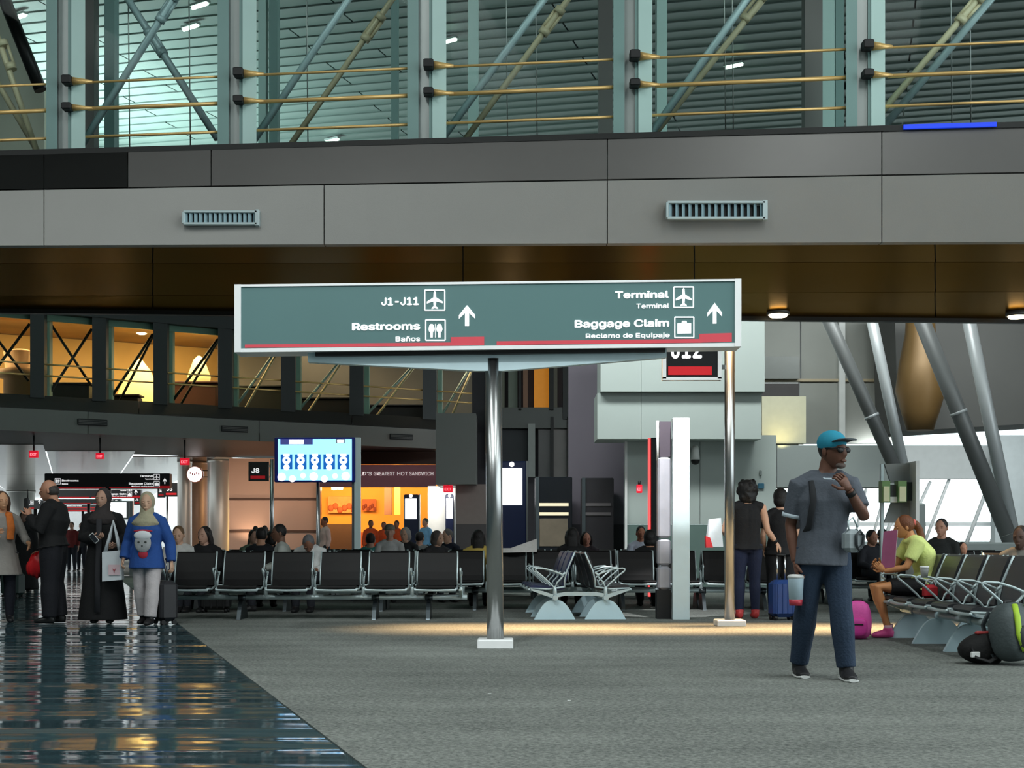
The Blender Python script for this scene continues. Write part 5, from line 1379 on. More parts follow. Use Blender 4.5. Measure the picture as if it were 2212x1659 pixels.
    if robe:
        mb = MB(); a = j['shc']
        pts = [Vector((a.x, a.y, z_ * k)) for z_ in (1.42, 1.27, 1.08, .92, .6, .3, .05)]
        mb.tube(pts, [(.17 * g, .12 * g), (.19 * g, .15 * g), (.18 * g, .145 * g), (.21 * g, .17 * g), (.25 * g, .2 * g), (.29 * g, .225 * g), (.32 * g, .25 * g)], 24, up=(0, 1, 0))
        for s in (-1, 1): arm(mb, s, 0, .93, .03 * k)
        layer(mb, 'robe', mat('cloth_%d_%d_%d' % robe, robe, .85, 0, .14, 10, .25, 40), r, vox, 3)
    if top:
        mb = MB(); inf = top.get('inf', .02) * k
        sp = spine[:]; 
        if top.get('hem'): spine[0] = spine[1] - (j['waist'] - j['pel']).normalized() * top['hem'] * k
        srad0, srad5 = srad[0], srad[5]
        if top.get('hem'): srad[0] = (.18, .138)
        spine[5] = spine[5] - Vector((0, 0, .035 * k)); srad[5] = (.055, .052)
        torso(mb, inf, 0, 6, top.get('flare', .02) * k); spine[:] = sp; srad[0] = srad0; srad[5] = srad5
        for s in (-1, 1):
            mb.tube([j['neck'] - Vector((0, 0, .055 * k)), j['neck'].lerp(j['sh', s], .5), j['sh', s]], [.045 * g + inf * .6, .05 * g + inf * .6, .05 * g + inf * .6], 10)
            if top['sl'] > 0: arm(mb, s, 0, top['sl'], top.get('slinf', .016) * k)
            else: mb.tube([j['shc'], j['sh', s] * .85 + j['shc'] * .15], [.06 * g, .058 * g], 10)
        if top.get('collar', True): mb.tube([j['neck'] - Vector((0, 0, .07 * k)), j['neck'] - Vector((0, 0, .015 * k))], [.085 * k, .068 * k], 12)
        layer(mb, top.get('name', 'shirt'), mat('cloth_%d_%d_%d' % top['c'], top['c'], .85, 0, .14, 16, .2, 50), r, vox, 2)
    if shoes and feet:
        for s in (-1, 1):
            mb = MB(); foot(mb, j['an', s], fwd, k, 1.12); o = layer(mb, 'shoe', mat('shoe_%d_%d_%d' % shoes, shoes, .5, 0, .1, 20), r, min(vox, .012), 2)
    # hair
    st = hair[0]
    k0 = k; k = k * 1.05
    hb = MB(); HP = lambda x, y, z_: hc + R @ (Vector((x, y, z_)) * k)
    if st == 'short': hb.ellipsoid(HP(0, .014, .028), (.084 * k, .096 * k, .105 * k), 18, 12, 0, R)
    elif st == 'bald': hb.ellipsoid(HP(0, .034, -.008), (.084 * k, .082 * k, .074 * k), 18, 12, 0, R)
    elif st in ('long', 'pony', 'bun'):
        hb.ellipsoid(HP(0, .018, .026), (.09 * k, .098 * k, .108 * k), 18, 12, 0, R)
        if st == 'long':
            hb.tube([HP(0, .05, .03), HP(0, .075, -.06), HP(0, .085, -.16), HP(0, .09, -.26)], [(.085 * k, .05 * k), (.09 * k, .045 * k), (.085 * k, .035 * k), (.05 * k, .02 * k)], 12, up=tuple(R @ Vector((0, 1, 0))))
            for s in (-1, 1): hb.tube([HP(s * .07, -.01, .06), HP(s * .088, .0, -.02), HP(s * .085, .015, -.1), HP(s * .08, .02, -.19)], [.025 * k, .028 * k, .026 * k, .012 * k], 8)
        elif st == 'pony':
            hb.tube([HP(0, .09, .03), HP(0, .13, .02), HP(0, .16, -.06), HP(0, .165, -.17), HP(0, .15, -.28), HP(0, .14, -.34)], [.03 * k, .035 * k, .042 * k, .042 * k, .032 * k, .012 * k], 10)
    elif st == 'bob':
        hb.ellipsoid(HP(0, .02, .018), (.096 * k, .104 * k, .118 * k), 18, 12, 0, R); hb.ellipsoid(HP(0, .035, -.05), (.098 * k, .08 * k, .09 * k), 18, 12, 0, R)
    elif st == 'curly':
        rr = random.Random(3)
        hb.ellipsoid(HP(0, .022, .02), (.115 * k, .115 * k, .125 * k), 18, 12, 0, R); hb.ellipsoid(HP(0, .045, -.06), (.112 * k, .085 * k, .1 * k), 18, 12, 0, R)
        for q in range(60):
            a = rr.uniform(0, 6.28); z_ = rr.uniform(-.13, .13); y_ = math.sin(a)
            if y_ < -.35 and z_ < .05: continue
            hb.ellipsoid(HP(math.cos(a) * .112 * math.sqrt(max(.1, 1 - (z_ / .17) ** 2)), .025 + y_ * .105 * math.sqrt(max(.1, 1 - (z_ / .17) ** 2)), z_), (.026 * k,) * 3, 8, 6)
    if scarf:
        hb = MB()
        hb.ellipsoid(HP(0, .034, .02), (.1 * k, .108 * k, .128 * k), 20, 14, 0, R)
        hb.ellipsoid(HP(0, .02, -.085), (.09 * k, .092 * k, .07 * k), 18, 12, 0, R)
        z0 = hc.z
        hb.tube([hc + Vector((0, .01, -.09)) * k, hc + Vector((0, .005, -.15)) * k, hc + Vector((0, -.0, -.21)) * k, hc + Vector((0, -.01, -.27)) * k, hc + Vector((0, -.03, -.34)) * k], [(.085 * k, .09 * k), (.1 * k, .1 * k), (.16 * k, .12 * k), (.2 * k, .135 * k), (.12 * k, .11 * k)], 18, up=(0, 1, 0))
        layer(hb, 'headscarf', mat('scarf_%d_%d_%d' % scarf, scarf, .9, 0, .16, 18, .4, 26), r, vox, 2)
    elif hb.v:
        layer(hb, 'hair', hm, r, min(vox, .014), 2)
    k = k0
    return r, j, R, k

# --- walking man
wx, wd = X_(1780, 10.2), 10.2
J = {('sh', -1): (-.18, .02, 1.415), ('el', -1): (-.235, .06, 1.13), ('wr', -1): (-.215, -.02, .86), ('sh', 1): (.19, .0, 1.42), ('el', 1): (.27, -.10, 1.19), ('wr', 1): (.135, -.20, 1.385),
     ('hip', -1): (-.10, 0, .94), ('hip', 1): (.08, 0, .94), ('kn', -1): (-.125, .03, .52), ('an', -1): (-.15, .16, .10), ('kn', 1): (.10, -.10, .52), ('an', 1): (.135, -.12, .09),
     'pel': (-.01, 0, .97), 'waist': (-.005, 0, 1.10), 'chest': (0, 0, 1.30), 'shc': (.01, .01, 1.45), 'neck': (.02, .0, 1.53), 'head': (.055, -.035, 1.675)}
pm, j, R, k = human((wx, wd, 0.0), 0, 1.8, 'man in a teal cap walking towards the camera with a cup, hand at his chin', J=J, skin=(112, 74, 58), hair=('short', (20, 16, 15)),
    top=dict(c=(84, 90, 100), sl=.36, inf=.030, slinf=.024, flare=.006, hem=.13, name='polo_shirt'), bottom=dict(c=(38, 56, 78), len=.99, inf=.02, wide=.012, name='jeans'), shoes=(30, 30, 33),
    head=(4, 0, 38), hands={-1: (None, (1, -.2, 0), .9, 1), 1: ((-.5, -.15, .7), (-.4, .5, .2), .75, -1)}, vox=.009)
k *= 1.05; hc = j['head']; HP = lambda x, y, z_: hc + R @ (Vector((x, y, z_)) * k)
cap = MB()
cap.ellipsoid(HP(0, .012, .052), (.093 * k, .106 * k, .088 * k), 20, 12, 0, R)
o = layer(cap, 'cap', mat('teal_cap', (32, 142, 170), .8, 0, .1, 14), pm, .009, 2)
cap = MB(); cap.tube([HP(0, -.05, .06), HP(0, -.10, .075), HP(0, -.15, .08), HP(0, -.175, .076)], [(.078 * k, .012), (.08 * k, .010), (.068 * k, .009), (.03 * k, .006)], 14, up=tuple(R @ Vector((0, 0, 1)))); cap.build('cap_brim', mat('grey_brim', (70, 76, 80), .8), pm)
gl = MB()
for s in (-1, 1): gl.ellipsoid(HP(s * .036, -.096, .006), (.032 * k, .012 * k, .02 * k), 12, 8, 0, R)
gl.tube([HP(-.08, .0, .014), HP(-.072, -.07, .016), HP(-.03, -.103, .016), HP(.03, -.103, .016), HP(.072, -.07, .016), HP(.08, .0, .014)], .006, 6)
gl.build('sunglasses', M_black, pm)
bd = MB(); bd.ellipsoid(HP(0, -.076, -.098), (.043 * k, .026 * k, .022 * k), 12, 8, 0, R); bd.build('beard', mat('grey_stubble', (96, 84, 78), .9), pm)
for s in (-1, 1):
    a = j['an', s]
    mb = MB(); mb.tube([(a.x, a.y + .075, .014), (a.x, a.y - .05, .014), (a.x, a.y - .16, .014), (a.x, a.y - .215, .02)], [(.045, .014), (.052, .014), (.053, .014), (.03, .012)], 12, up=(0, 0, 1)); mb.build('sole', M_white, [c_ for c_ in pm.children if c_.name.startswith('shoe')][0 if s < 0 else 1])
mb = MB(); d_ = (j['el', -1] - j['sh', -1]).normalized(); e = j['sh', -1].lerp(j['el', -1], .70); mb.tube([e, e + d_ * .028], .079, 16); mb.build('sleeve_trim', mat('pale_trim', (200, 214, 224), .8), pm)
mb = MB(); mb.tube([j['neck'] + Vector((-.075, -.045, -.045)), j['neck'] + Vector((-.03, -.09, -.065)), j['neck'] + Vector((.03, -.09, -.065)), j['neck'] + Vector((.075, -.05, -.045))], .009, 8); mb.build('collar_trim', MATS['pale_trim'], pm)
w_ = j['wr', 1]; d_ = (w_ - j['el', 1]).normalized(); mb = MB(); mb.tube([w_ - d_ * .05, w_ - d_ * .015], .036, 14); mb.build('wristwatch', M_black, pm)
# backpack strap over the chest
mb = MB(); mb.tube([(-.115, .05, 1.49), (-.105, -.075, 1.45), (-.11, -.145, 1.3), (-.135, -.115, 1.12), (-.16, -.02, 1.04)], [(.024, .008)] * 5, 8, up=(0, -1, 0)); mb.build('pack_strap', mat('black_webbing', (30, 33, 38), .8), pm)
# things he carries
cx_, cz_ = wx + X_(1713, 10.1) - X_(1780, 10.1), Z_(1310, 10.1)
r = empty('plastic_cup', (wx - .222, 10.13, .545), 0, 'white and pale blue cup with a red bottom in the walking man\'s hand', 'cup')
mb = MB(); mb.lathe([(.046, .0), (.05, .045)], 16); mb.build('red_base', mat('cup_red', (196, 60, 76), .4), r)
mb = MB(); mb.lathe([(.05, .045), (.058, .19), (.06, .2)], 16); mb.build('cup_wall', mat('cup_pale_blue', (206, 230, 244), .35), r)
mb = MB(); mb.lathe([(.062, .2), (.062, .212), (.05, .224), (.02, .228)], 16); mb.build('lid', M_white, r)
r = empty('camera_pouch', (wx + .165, 10.03, 1.015), math.radians(20), 'silver-grey pouch hanging at the walking man\'s hip', 'pouch')
mb = MB(); mb.cbox((0, 0, 0), (.15, .09, .17), .035); mb.build('body', mat('silver_grey_cloth', (150, 160, 164), .5, 0, .2, 20), r)
mb = MB(); mb.tube([(.02, -.05, -.06), (.055, -.055, -.03), (.06, -.055, .04), (.03, -.055, .075), (0, -.055, .04), (0, -.055, -.03)], .011, 8, closed=True); mb.build('loop', mat('dark_loop', (56, 62, 66), .5), r)
mb = MB(); mb.tube([(-.03, 0, .08), (-.02, .02, .14), (.02, .02, .17), (.05, 0, .1)], .008, 6); mb.build('strap', M_alu, r)

# --- guard in black, in profile
gx_, gd = X_(116, 17.3), 17.3
J = {('sh', 1): (.2, .0, 1.43), ('el', 1): (.26, -.10, 1.16), ('wr', 1): (.18, -.24, 1.33), ('el', -1): (-.26, -.06, 1.12), ('wr', -1): (-.2, -.22, .90), 'head': (0, -.055, 1.655), 'neck': (0, -.0, 1.52), 'shc': (0, .02, 1.44), 'waist': (0, -.02, 1.10), 'chest': (0, .02, 1.29),
     ('an', 1): (.10, -.02, .085), ('an', -1): (-.10, .05, .085)}
pg, j, R, k = human((gx_, gd, 0), -R90, 1.78, 'bald guard in black standing in profile with a radio at his mouth', J=J, skin=(196, 140, 112), hair=('bald', (62, 56, 54)), girth=1.16,
    top=dict(c=(16, 16, 18), sl=.98, inf=.035, slinf=.028, hem=.02, name='jacket'), bottom=dict(c=(17, 18, 26), len=1.0, inf=.035, wide=.012), shoes=(12, 12, 13), head=(8, 0, 0), hands={1: ((-.2, -.3, .9), (-.6, -.4, 0), .9, -1), -1: ((0, -.5, -.85), (.9, 0, 0), .9, 1)}, vox=.012)
mb = MB(); mb.tube([j['neck'] + Vector((0, .05, -.02)), j['neck'] + Vector((.06, .02, -.015)), j['neck'] + Vector((.07, -.03, -.03))], [(.012, .02)] * 3, 8); mb.build('lanyard', mat('lime_lanyard', (190, 200, 60), .7), pg)
r = empty('two_way_radio', (gx_ - .29, gd - .14, 1.42), 0, 'black two-way radio raised to the guard\'s mouth', 'radio')
mb = MB(); mb.cbox((0, 0, .06), (.055, .04, .15), .01); mb.build('body', M_black, r)
mb = MB(); mb.tube([(.015, 0, .13), (.015, 0, .24)], .008, 8); mb.build('antenna', M_black, r)
r = empty('plastic_bag', (gx_ - .24, gd + .16, .60), 0, 'crumpled red bag held low by the guard', 'bag')
def crump(q, d): return q * (1 + .16 * math.sin(d.x * 7 + d.z * 5) * math.cos(d.y * 6 + d.z * 3))
mb = MB(); mb.ellipsoid((0, 0, .13), (.13, .09, .17), 22, 16, fn=crump, R=Matrix.Rotation(math.radians(25), 3, 'Y')); mb.build('bag', mat('red_plastic', (220, 26, 34), .4, 0, .1, 12), r)
mb = MB(); mb.tube([(.0, -.02, .26), (.03, -.03, .33), (.06, -.02, .27)], .01, 6); mb.build('loop', MATS['red_plastic'], r)

# --- woman in black robe
ax, ad = X_(222, 17.3), 17.3
J = {('el', -1): (-.235, -.02, 1.05), ('wr', -1): (-.06, -.22, 1.06), ('el', 1): (.27, .02, 1.06), ('wr', 1): (.20, -.16, .98)}
pa, j, R, k = human((ax, ad, 0), math.radians(8), 1.66, 'woman in a long black robe and dark headscarf carrying a white bag', J=J, skin=(188, 146, 124), hair=('none', (20, 18, 18)), robe=(15, 15, 17), scarf=(56, 50, 50), shoes=(20, 20, 22), head=(2, 0, -14), hands={-1: ((.6, -.5, .1), (0, .4, .9), .7, 1), 1: ((-.3, -.8, -.1), (-.6, .2, .6), .7, -1)}, vox=.012)
mb = MB(); mb.tube([(-.02, -.165, 1.3), (-.02, -.19, 1.0), (-.03, -.215, .6), (-.03, -.245, .15)], [(.035, .012)] * 4, 8, up=(0, -1, 0)); mb.build('robe_placket', mat('grey_placket', (44, 44, 48), .85), pa)
r = empty('mobile_phone', (ax - .02, ad - .30, 1.06), 0, 'white phone in the robed woman\'s hand', 'phone')
mb = MB(); mb.cbox((0, 0, 0), (.065, .012, .13), .006, R=Matrix.Rotation(math.radians(-40), 3, 'Y')); mb.build('body', M_white, r)
mb = MB(); mb.cbox((0, -.008, 0), (.055, .004, .11), .002, R=Matrix.Rotation(math.radians(-40), 3, 'Y')); mb.build('screen', mat('phone_screen', (40, 44, 50), .2), r)
r = empty('shopping_bag', (ax + .20, ad - .24, .53), 0, 'white shopping bag with a pink panel hanging from the robed woman\'s arm', 'bag')
mb = MB(); mb.hexa([(-.12, -.06, 0), (.12, -.06, .02), (.12, .06, .02), (-.12, .06, 0), (-.13, -.03, .36), (.10, -.03, .38), (.10, .03, .38), (-.13, .03, .36)]); mb.build('bag', mat('white_plastic', (216, 222, 226), .4, 0, .08, 8, .3, 9), r)
mb = MB(); mb.box((.03, -.065, .14), (.14, .004, .13)); mb.build('pink_panel', mat('pale_pink_print', (232, 204, 210), .5), r)
text('Y', .09, mat('red_letter', (200, 70, 80), .5), r, (.01, -.072, .11), name='letter')
for s in (-1, 1):
    mb = MB(); mb.tube([(-.1, s * .02, .36), (-.05, s * .02, .52), (-.0, s * .015, .74), (.05, s * .02, .52), (.08, s * .02, .37)], [(.018, .005)] * 5, 6); mb.build('handle', MATS['white_plastic'], r)

# --- woman with beige headscarf and blue top
bx0, bd0 = X_(318, 17.0), 17.0
J = {('el', -1): (-.25, .04, 1.02), ('wr', -1): (-.27, -.08, .80), ('el', 1): (.27, .05, 1.0), ('wr', 1): (.31, -.02, .76), ('kn', 1): (.09, -.07, .45), ('an', 1): (.07, -.10, .085), ('kn', -1): (-.09, .02, .46), ('an', -1): (-.08, .10, .1)}
pb, j, R, k = human((bx0, bd0, 0), math.radians(-4), 1.6, 'woman in a beige headscarf and blue cat-print top with white trousers', J=J, skin=(206, 166, 140), hair=('none', (30, 26, 24)), scarf=(170, 164, 138), top=dict(c=(34, 78, 150), sl=.97, inf=.048, slinf=.034, hem=.2, flare=.02, name='sweater'), bottom=dict(c=(206, 198, 200), len=.98, inf=.024, wide=.02), shoes=(30, 28, 30), head=(3, 0, 10), hands={1: (None, (-.8, .2, 0), .9, -1), -1: (None, (.8, .2, 0), .9, 1)}, vox=.012)
cy = -.185
def pr(name, c, r_, m): 
    mb = MB(); mb.ellipsoid(c, r_, 14, 8); return mb.build(name, m, pb)
cat = pr('cat_print', (-.0, cy + .02, 1.0), (.105, .028, .12), mat('print_grey_fur', (170, 172, 174), .9, 0, .3, 30))
pr('hat_print', (-.0, cy + .015, 1.09), (.11, .03, .06), mat('print_white', (222, 226, 230), .9))
pr('bow_print', (-.0, cy + .03, 1.145), (.12, .02, .02), mat('print_red', (176, 46, 66), .9))
pr('scarf_print', (.0, cy + .03, .865), (.06, .02, .06), MATS['print_red'])
for s in (-1, 1): pr('eye_print', (s * .042, cy - .004, 1.01), (.016, .008, .013), mat('print_dark', (60, 64, 60), .9))
pr('nose_print', (0, cy - .006, .965), (.012, .008, .009), MATS['print_dark'])

# --- woman at the left margin with an orange scarf
J = {('el', 1): (.27, -.04, 1.06), ('wr', 1): (.30, -.22, 1.0), ('el', -1): (-.24, 0, 1.05), ('wr', -1): (-.1, -.2, 1.12)}
po, j, R, k = human((X_(4, 17.5), 17.5, 0), math.radians(24), 1.64, 'woman with an orange scarf and patterned tunic at the left margin', J=J, skin=(214, 160, 122), hair=('long', (84, 54, 36)), top=dict(c=(156, 150, 144), sl=.95, inf=.03, hem=.32, flare=.06, name='tunic'), bottom=dict(c=(26, 28, 40), len=1, inf=.02), shoes=(24, 24, 28), head=(2, 0, 12), vox=.012)
sc = MB(); sc.tube([(-.06, -.10, 1.08), (-.09, -.13, 1.2), (-.08, -.08, 1.36), (0, .06, 1.40), (.08, -.08, 1.36), (.10, -.13, 1.2), (.09, -.14, 1.04)], [(.05, .02)] * 7, 10, up=(0, -1, 0)); layer(sc, 'scarf', mat('orange_scarf', (222, 120, 50), .85, 0, .3, 22), po, .012, 2)

# --- two women in black seen from behind
J = {('el', -1): (-.30, -.04, 1.15), ('wr', -1): (-.20, -.24, 1.05), ('sh', -1): (-.2, .01, 1.46), ('sh', 1): (.2, .01, 1.46), ('el', 1): (.27, -.02, 1.16), ('wr', 1): (.40, -.10, 1.0)}
J = {(n, -s): (-v[0], v[1], v[2]) for (n, s), v in J.items()}
pc, j, R, k = human((X_(1614, 18.3), 18.3, .006), math.pi, 1.80, 'curly-haired woman in a black sleeveless top and jeans, seen from behind', J=J, skin=(216, 168, 140), hair=('curly', (18, 16, 17)), top=dict(c=(18, 18, 21), sl=0, inf=.022, hem=.06, name='tank_top'), bottom=dict(c=(20, 30, 58), len=1, inf=.016, name='jeans'), shoes=(196, 60, 60), vox=.013, head=(0, 0, 0))
mb = MB(); w_ = j['wr', -1]; d_ = (w_ - j['el', -1]).normalized(); mb.tube([w_ - d_ * .05, w_ - d_ * .01], .036, 12); mb.build('wristwatch', M_black, pc)
r = empty('shopping_bag', (X_(1548, 17.9), 18.2, .95), 0.2, 'white bag with a red corner held by the curly-haired woman', 'bag')
mb = MB(); mb.hexa([(-.1, -.05, 0), (.12, -.05, .0), (.12, .05, .0), (-.1, .05, .0), (-.06, -.02, .36), (.10, -.02, .38), (.10, .02, .38), (-.06, .02, .36)]); mb.build('bag', MATS['white_plastic'], r)
mb = MB(); mb.hexa([(-.115, -.056, -.01), (-.02, -.056, -.01), (-.02, .0, -.01), (-.115, .0, -.01), (-.12, -.05, .14), (-.06, -.05, .12), (-.06, .0, .12), (-.12, .0, .14)]); mb.build('red_corner', MATS['red_plastic'], r)
J = {('el', 1): (.24, .02, 1.10), ('wr', 1): (.2, -.1, .9)}
human((X_(1692, 18.55), 18.75, .006), math.pi, 1.72, 'dark-haired woman in a black shirt seen from behind beside the blue suitcase', J=J, skin=(214, 166, 138), hair=('bob', (22, 18, 17)), top=dict(c=(20, 20, 23), sl=.34, inf=.03, hem=.1), bottom=dict(c=(16, 16, 20), len=1, inf=.03), shoes=(18, 18, 20), vox=.014, head=(10, 0, 0))

# --- seated woman in yellow
yx, yd = X_(1988, 14.6), 14.62
J = {'pel': (0, .02, .55), 'waist': (0, .07, .68), 'chest': (0, .03, .87), 'shc': (0, -.06, 1.00), 'neck': (0, -.10, 1.06), 'head': (0, -.165, 1.165), ('sh', 1): (.17, -.07, .985), ('sh', -1): (-.17, -.07, .985), ('el', 1): (.2, -.20, .74), ('wr', 1): (.10, -.40, .70), ('el', -1): (-.2, -.2, .76), ('wr', -1): (-.08, -.4, .72),
     ('hip', 1): (.09, -.02, .53), ('hip', -1): (-.09, -.02, .53), ('kn', 1): (.10, -.47, .53), ('kn', -1): (-.08, -.47, .54), ('an', 1): (.09, -.36, .09), ('an', -1): (-.09, -.30, .09)}
py_, j, R, k = human((yx, yd, .006), -R90, 1.6, 'woman in a pale yellow t-shirt sitting sideways at the end of the bench', base='sit', J=J, skin=(206, 142, 92), hair=('pony', (112, 62, 30)), top=dict(c=(226, 238, 146), sl=.34, inf=.028, slinf=.03, hem=.07, flare=.02, name='t_shirt'), bottom=dict(c=(18, 18, 22), len=.36, inf=.02, name='shorts'), shoes=(222, 80, 150), head=(10, 0, 0), hands={1: ((-.1, -.6, .6), (-.8, .3, 0), .8, -1), -1: ((.1, -.6, .6), (.8, .3, 0), .8, 1)}, vox=.011)
for s in (-1, 1):
    mb = MB(); a = j['an', s]; mb.tube([(a.x, a.y, .09), (a.x, a.y, .135)], .045, 12); mb.build('sock', mat('pink_sock', (236, 190, 206), .9), py_)
mb = MB(); mb.tube([HPp for HPp in (j['head'] + R @ Vector((0, .10, .025)), j['head'] + R @ Vector((0, .118, .022)))], .04, 10); mb.build('hair_tie', mat('coral_tie', (236, 120, 110), .7), py_)
r = empty('magazine', (X_(1918, 14.5), 14.55, .74), 0, 'mauve magazine held upright by the seated woman in yellow', 'magazine')
mb = MB(); mb.hexa([(-.065, -.012, 0), (.055, -.1, 0), (.06, -.09, 0), (-.06, .0, 0), (-.035, -.012, .38), (.085, -.1, .40), (.09, -.09, .40), (-.03, 0, .38)]); mb.build('cover', mat('mauve_cover', (168, 92, 128), .4, 0, .15, 9), r)
mb = MB(); mb.hexa([(-.055, .002, .01), (.06, -.086, .01), (.07, -.07, .01), (-.045, .018, .01), (-.027, .002, .375), (.088, -.086, .395), (.098, -.07, .395), (-.017, .018, .375)]); mb.build('pages', M_white, r)

# --- seated and standing crowd behind the rows
GRP = None
def seated(px, D, top_y, rz, label, skin, hair, topc, head=(0, 0, 0), J=None, hat=None, H=1.74):
    zt = Z_(top_y, D)                      # where the crown should be
    k = H / 1.75
    dl = max(-.04, min(.17, 1.345 * k - zt))   # slouch
    jj = dict(J or {})
    for n_, w_ in (('waist', .25), ('chest', .6), ('shc', .8), ('neck', .92), ('head', 1.0)):
        v = jj.get(n_, SIT[n_]); jj[n_] = (v[0] * k, v[1] * k, v[2] * k - dl * w_)
    for n_, w_ in (('sh', .8), ('el', .6), ('wr', .2)):
        for s_ in (-1, 1):
            v = SIT[n_]; jj[n_, s_] = (v[0] * s_ * k, v[1] * k, v[2] * k - dl * w_)
    r, j, R, k = human((X_(px, D), D, .0), math.radians(rz), H, label, base='sit', J=jj, skin=skin, hair=hair, top=dict(c=topc, sl=.95, inf=.025, name='top'), bottom=dict(c=(36, 38, 46), len=1, inf=.02), shoes=(26, 26, 28), head=head, vox=.018, fine=True)
    if hat:
        mb = MB(); hc = j['head']; mb.ellipsoid(hc + R @ (Vector((0, .01, .062)) * k), (.096 * k, .11 * k, .08 * k), 16, 10, 0, R); mb.tube([hc + R @ (Vector((0, -.06, .055)) * k), hc + R @ (Vector((0, -.15, .05)) * k)], [(.07 * k, .008), (.045 * k, .006)], 10, up=(0, 0, 1))
        mb.build('cap', mat('hat_%d_%d_%d' % hat, hat, .9), r)
    return r, j, R, k
LB, DB, GR, BL = (226, 180, 152), (190, 140, 110), (206, 160, 138), (60, 44, 40)
a = seated(386, 20.33, 1138, 0, 'fair-haired man in a pale shirt sitting behind the first row of the nearest bench', LB, ('short', (120, 90, 60)), (214, 212, 208), (14, 0, 0))
seated(443, 20.34, 1139, -8, 'dark-haired woman in black beside the fair-haired man', GR, ('long', (32, 26, 26)), (22, 22, 25), (6, 0, -18))
seated(564, 21.2, 1141, 180, 'dark-haired man in black seen from behind, left of the J8 post', DB, ('short', (26, 22, 22)), (20, 22, 28), (0, 0, 15))
seated(606, 20.36, 1134, -75, 'dark-haired man in a grey-white shirt facing left beside the J8 post', (120, 84, 66), ('short', (18, 16, 16)), (186, 190, 184), (6, 0, 0))
sj = {'head': (.03, -.23, 1.13), 'neck': (0, -.12, 1.06), 'shc': (0, -.06, 1.02), 'chest': (0, .04, .88)}
seated(670, 20.3, 1142, -5, 'grey-haired man in a white shirt bowing his head behind the nearest bench', (150, 104, 82), ('short', (112, 110, 112)), (232, 232, 230), (52, 0, 10), J=sj)
seated(842, 23.78, 1134, 0, 'older man with a cap and sunglasses in a pale shirt', GR, ('short', (150, 144, 136)), (210, 208, 206), (3, 0, 0), hat=(140, 132, 118))
seated(876, 25.9, 1141, -10, 'grey-haired woman sitting right of the man with the cap', LB, ('bob', (168, 162, 156)), (40, 40, 44), (12, 0, -10))
seated(906, 26.7, 1150, 165, 'dark-haired person in grey left of the couple with their heads together', GR, ('short', (30, 26, 26)), (120, 124, 122), (10, 0, 0))
seated(944, 23.8, 1148, 25, 'brown-haired person of the couple with their heads together', LB, ('bob', (110, 98, 92)), (60, 58, 60), (8, 0, 35))
seated(968, 25.9, 1144, -30, 'grey-haired person of the couple with their heads together', LB, ('short', (112, 106, 102)), (28, 34, 50), (10, 0, -30))
seated(1033, 21.5, 1146, 180, 'black-haired woman in mustard yellow beside the sign post', DB, ('long', (20, 16, 16)), (206, 178, 90), (0, 0, 0))
seated(1236, 21.5, 1141, 180, 'woman with long black hair seen from behind in the middle of the second row', DB, ('long', (14, 12, 13)), (16, 16, 18), (0, 0, 0))
seated(1266, 25.0, 1150, 6, 'dark-haired woman with a hand at her face right of the long-haired woman', (196, 140, 118), ('long', (24, 18, 20)), (44, 38, 44), (6, 0, 0))
seated(1384, 25.0, 1138, 4, 'man in glasses and a pale blue shirt left of the red-edged totem', (176, 120, 92), ('short', (34, 28, 26)), (190, 204, 220), (8, 0, 0))
seated(1404, 21.5, 1146, 180, 'woman with black hair seen from behind in front of the red-edged totem', DB, ('bob', (14, 12, 13)), (18, 18, 20), (0, 0, 0))
seated(1882, 22.5, 1146, 20, 'dark-haired person left of the magazine, before the window', (170, 122, 100), ('short', (26, 24, 26)), (30, 32, 40), (4, 0, 10))
seated(1906, 23.3, 1143, 175, 'dark head just behind the magazine', DB, ('short', (20, 20, 22)), (26, 28, 32))
seated(2034, 19.6, 1122, -25, 'man in a dark jacket sitting against the bright window', (176, 130, 108), ('short', (30, 26, 26)), (26, 30, 30), (4, 0, -10))
seated(2078, 19.55, 1172, 10, 'child whose face peeps over the seat backs', (206, 150, 124), ('short', (40, 30, 26)), (70, 50, 44), (0, 0, 0), H=1.32)
seated(2206, 15.6, 1138, -30, 'person in grey at the right margin', (90, 66, 56), ('short', (18, 18, 20)), (120, 118, 112), (4, 0, -10))
seated(548, 23.8, 1146, 10, 'person in a green top left of the dark-haired man', GR, ('short', (46, 34, 26)), (110, 128, 106), (4, 0, 20))
seated(585, 24.6, 1149, 178, 'dark-haired person behind the J8 post base', DB, ('bob', (24, 20, 20)), (40, 42, 46))
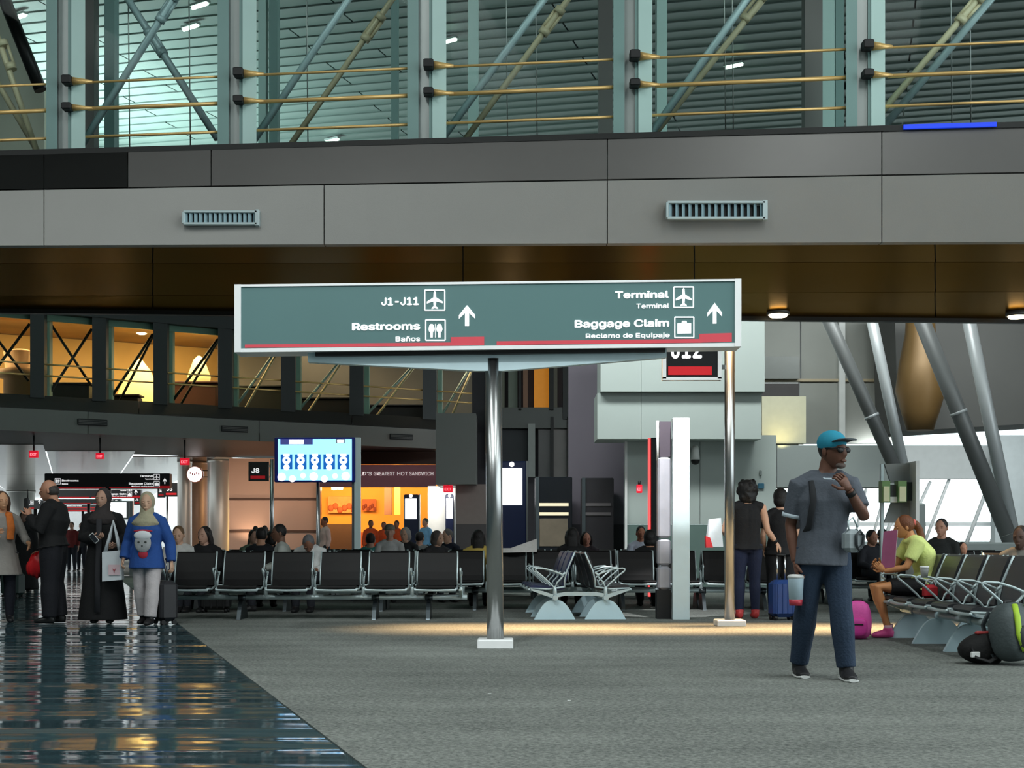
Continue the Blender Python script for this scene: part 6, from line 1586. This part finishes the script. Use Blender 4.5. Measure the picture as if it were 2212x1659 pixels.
seated(800, 24.6, 1153, 176, 'person in a teal top left of the man with the cap', GR, ('short', (44, 36, 32)), (70, 160, 150))

def standing(px, D, top_y, rz, label, skin, hair, topc, botc=(34, 36, 46), hat=None, robe=None, scarf=None):
    H = Z_(top_y, D); H = max(1.5, min(1.88, H))
    return human((X_(px, D), D, .0), math.radians(rz), H, label, skin=skin, hair=hair, top=None if robe else dict(c=topc, sl=.9, inf=.025, name='top'), bottom=None if robe else dict(c=botc, len=1, inf=.02), robe=robe, scarf=scarf, vox=.02, fine=False)
standing(52, 28.5, 1107, 10, 'person in a black hooded robe behind the guard', (120, 90, 76), ('none', (20, 20, 20)), None, robe=(14, 14, 16), scarf=(16, 16, 18))
standing(70, 36, 1118, 0, 'small far person looking round the guard\'s chest', GR, ('short', (60, 50, 44)), (150, 140, 136))
standing(702, 38, 1117, -60, 'waiter in a pink shirt facing left before the kitchen', (180, 110, 80), ('short', (60, 36, 26)), (230, 190, 180))
standing(801, 46, 1124, 20, 'kitchen worker in orange-red, left of the three', (150, 90, 60), ('short', (40, 24, 18)), (228, 84, 34))
standing(829, 47, 1128, 0, 'kitchen worker in orange-red, middle of the three', (150, 90, 60), ('short', (40, 24, 18)), (228, 84, 34))
standing(857, 46, 1125, -20, 'kitchen worker in orange-red, right of the three', (150, 90, 60), ('short', (40, 24, 18)), (228, 84, 34))
standing(919, 42, 1120, -40, 'person in a light blue shirt beside the white wall', (190, 140, 116), ('short', (44, 60, 50)), (120, 170, 210))
standing(572, 42, 1136, 180, 'dark figure standing by the beige shutter, right of a pair', GR, ('long', (40, 26, 22)), (40, 34, 34))
standing(552, 42.5, 1137, 175, 'dark figure standing by the beige shutter, left of a pair', GR, ('long', (34, 26, 22)), (52, 40, 36))
standing(155, 48, 1128, 0, 'far person in dark red down the concourse, right of the guard', GR, ('short', (60, 50, 44)), (120, 40, 40))
standing(176, 50, 1130, 0, 'far person in dark grey down the concourse, beside the robed woman', GR, ('short', (50, 44, 40)), (50, 52, 56))

bpy.data.scenes.remove(TMP)
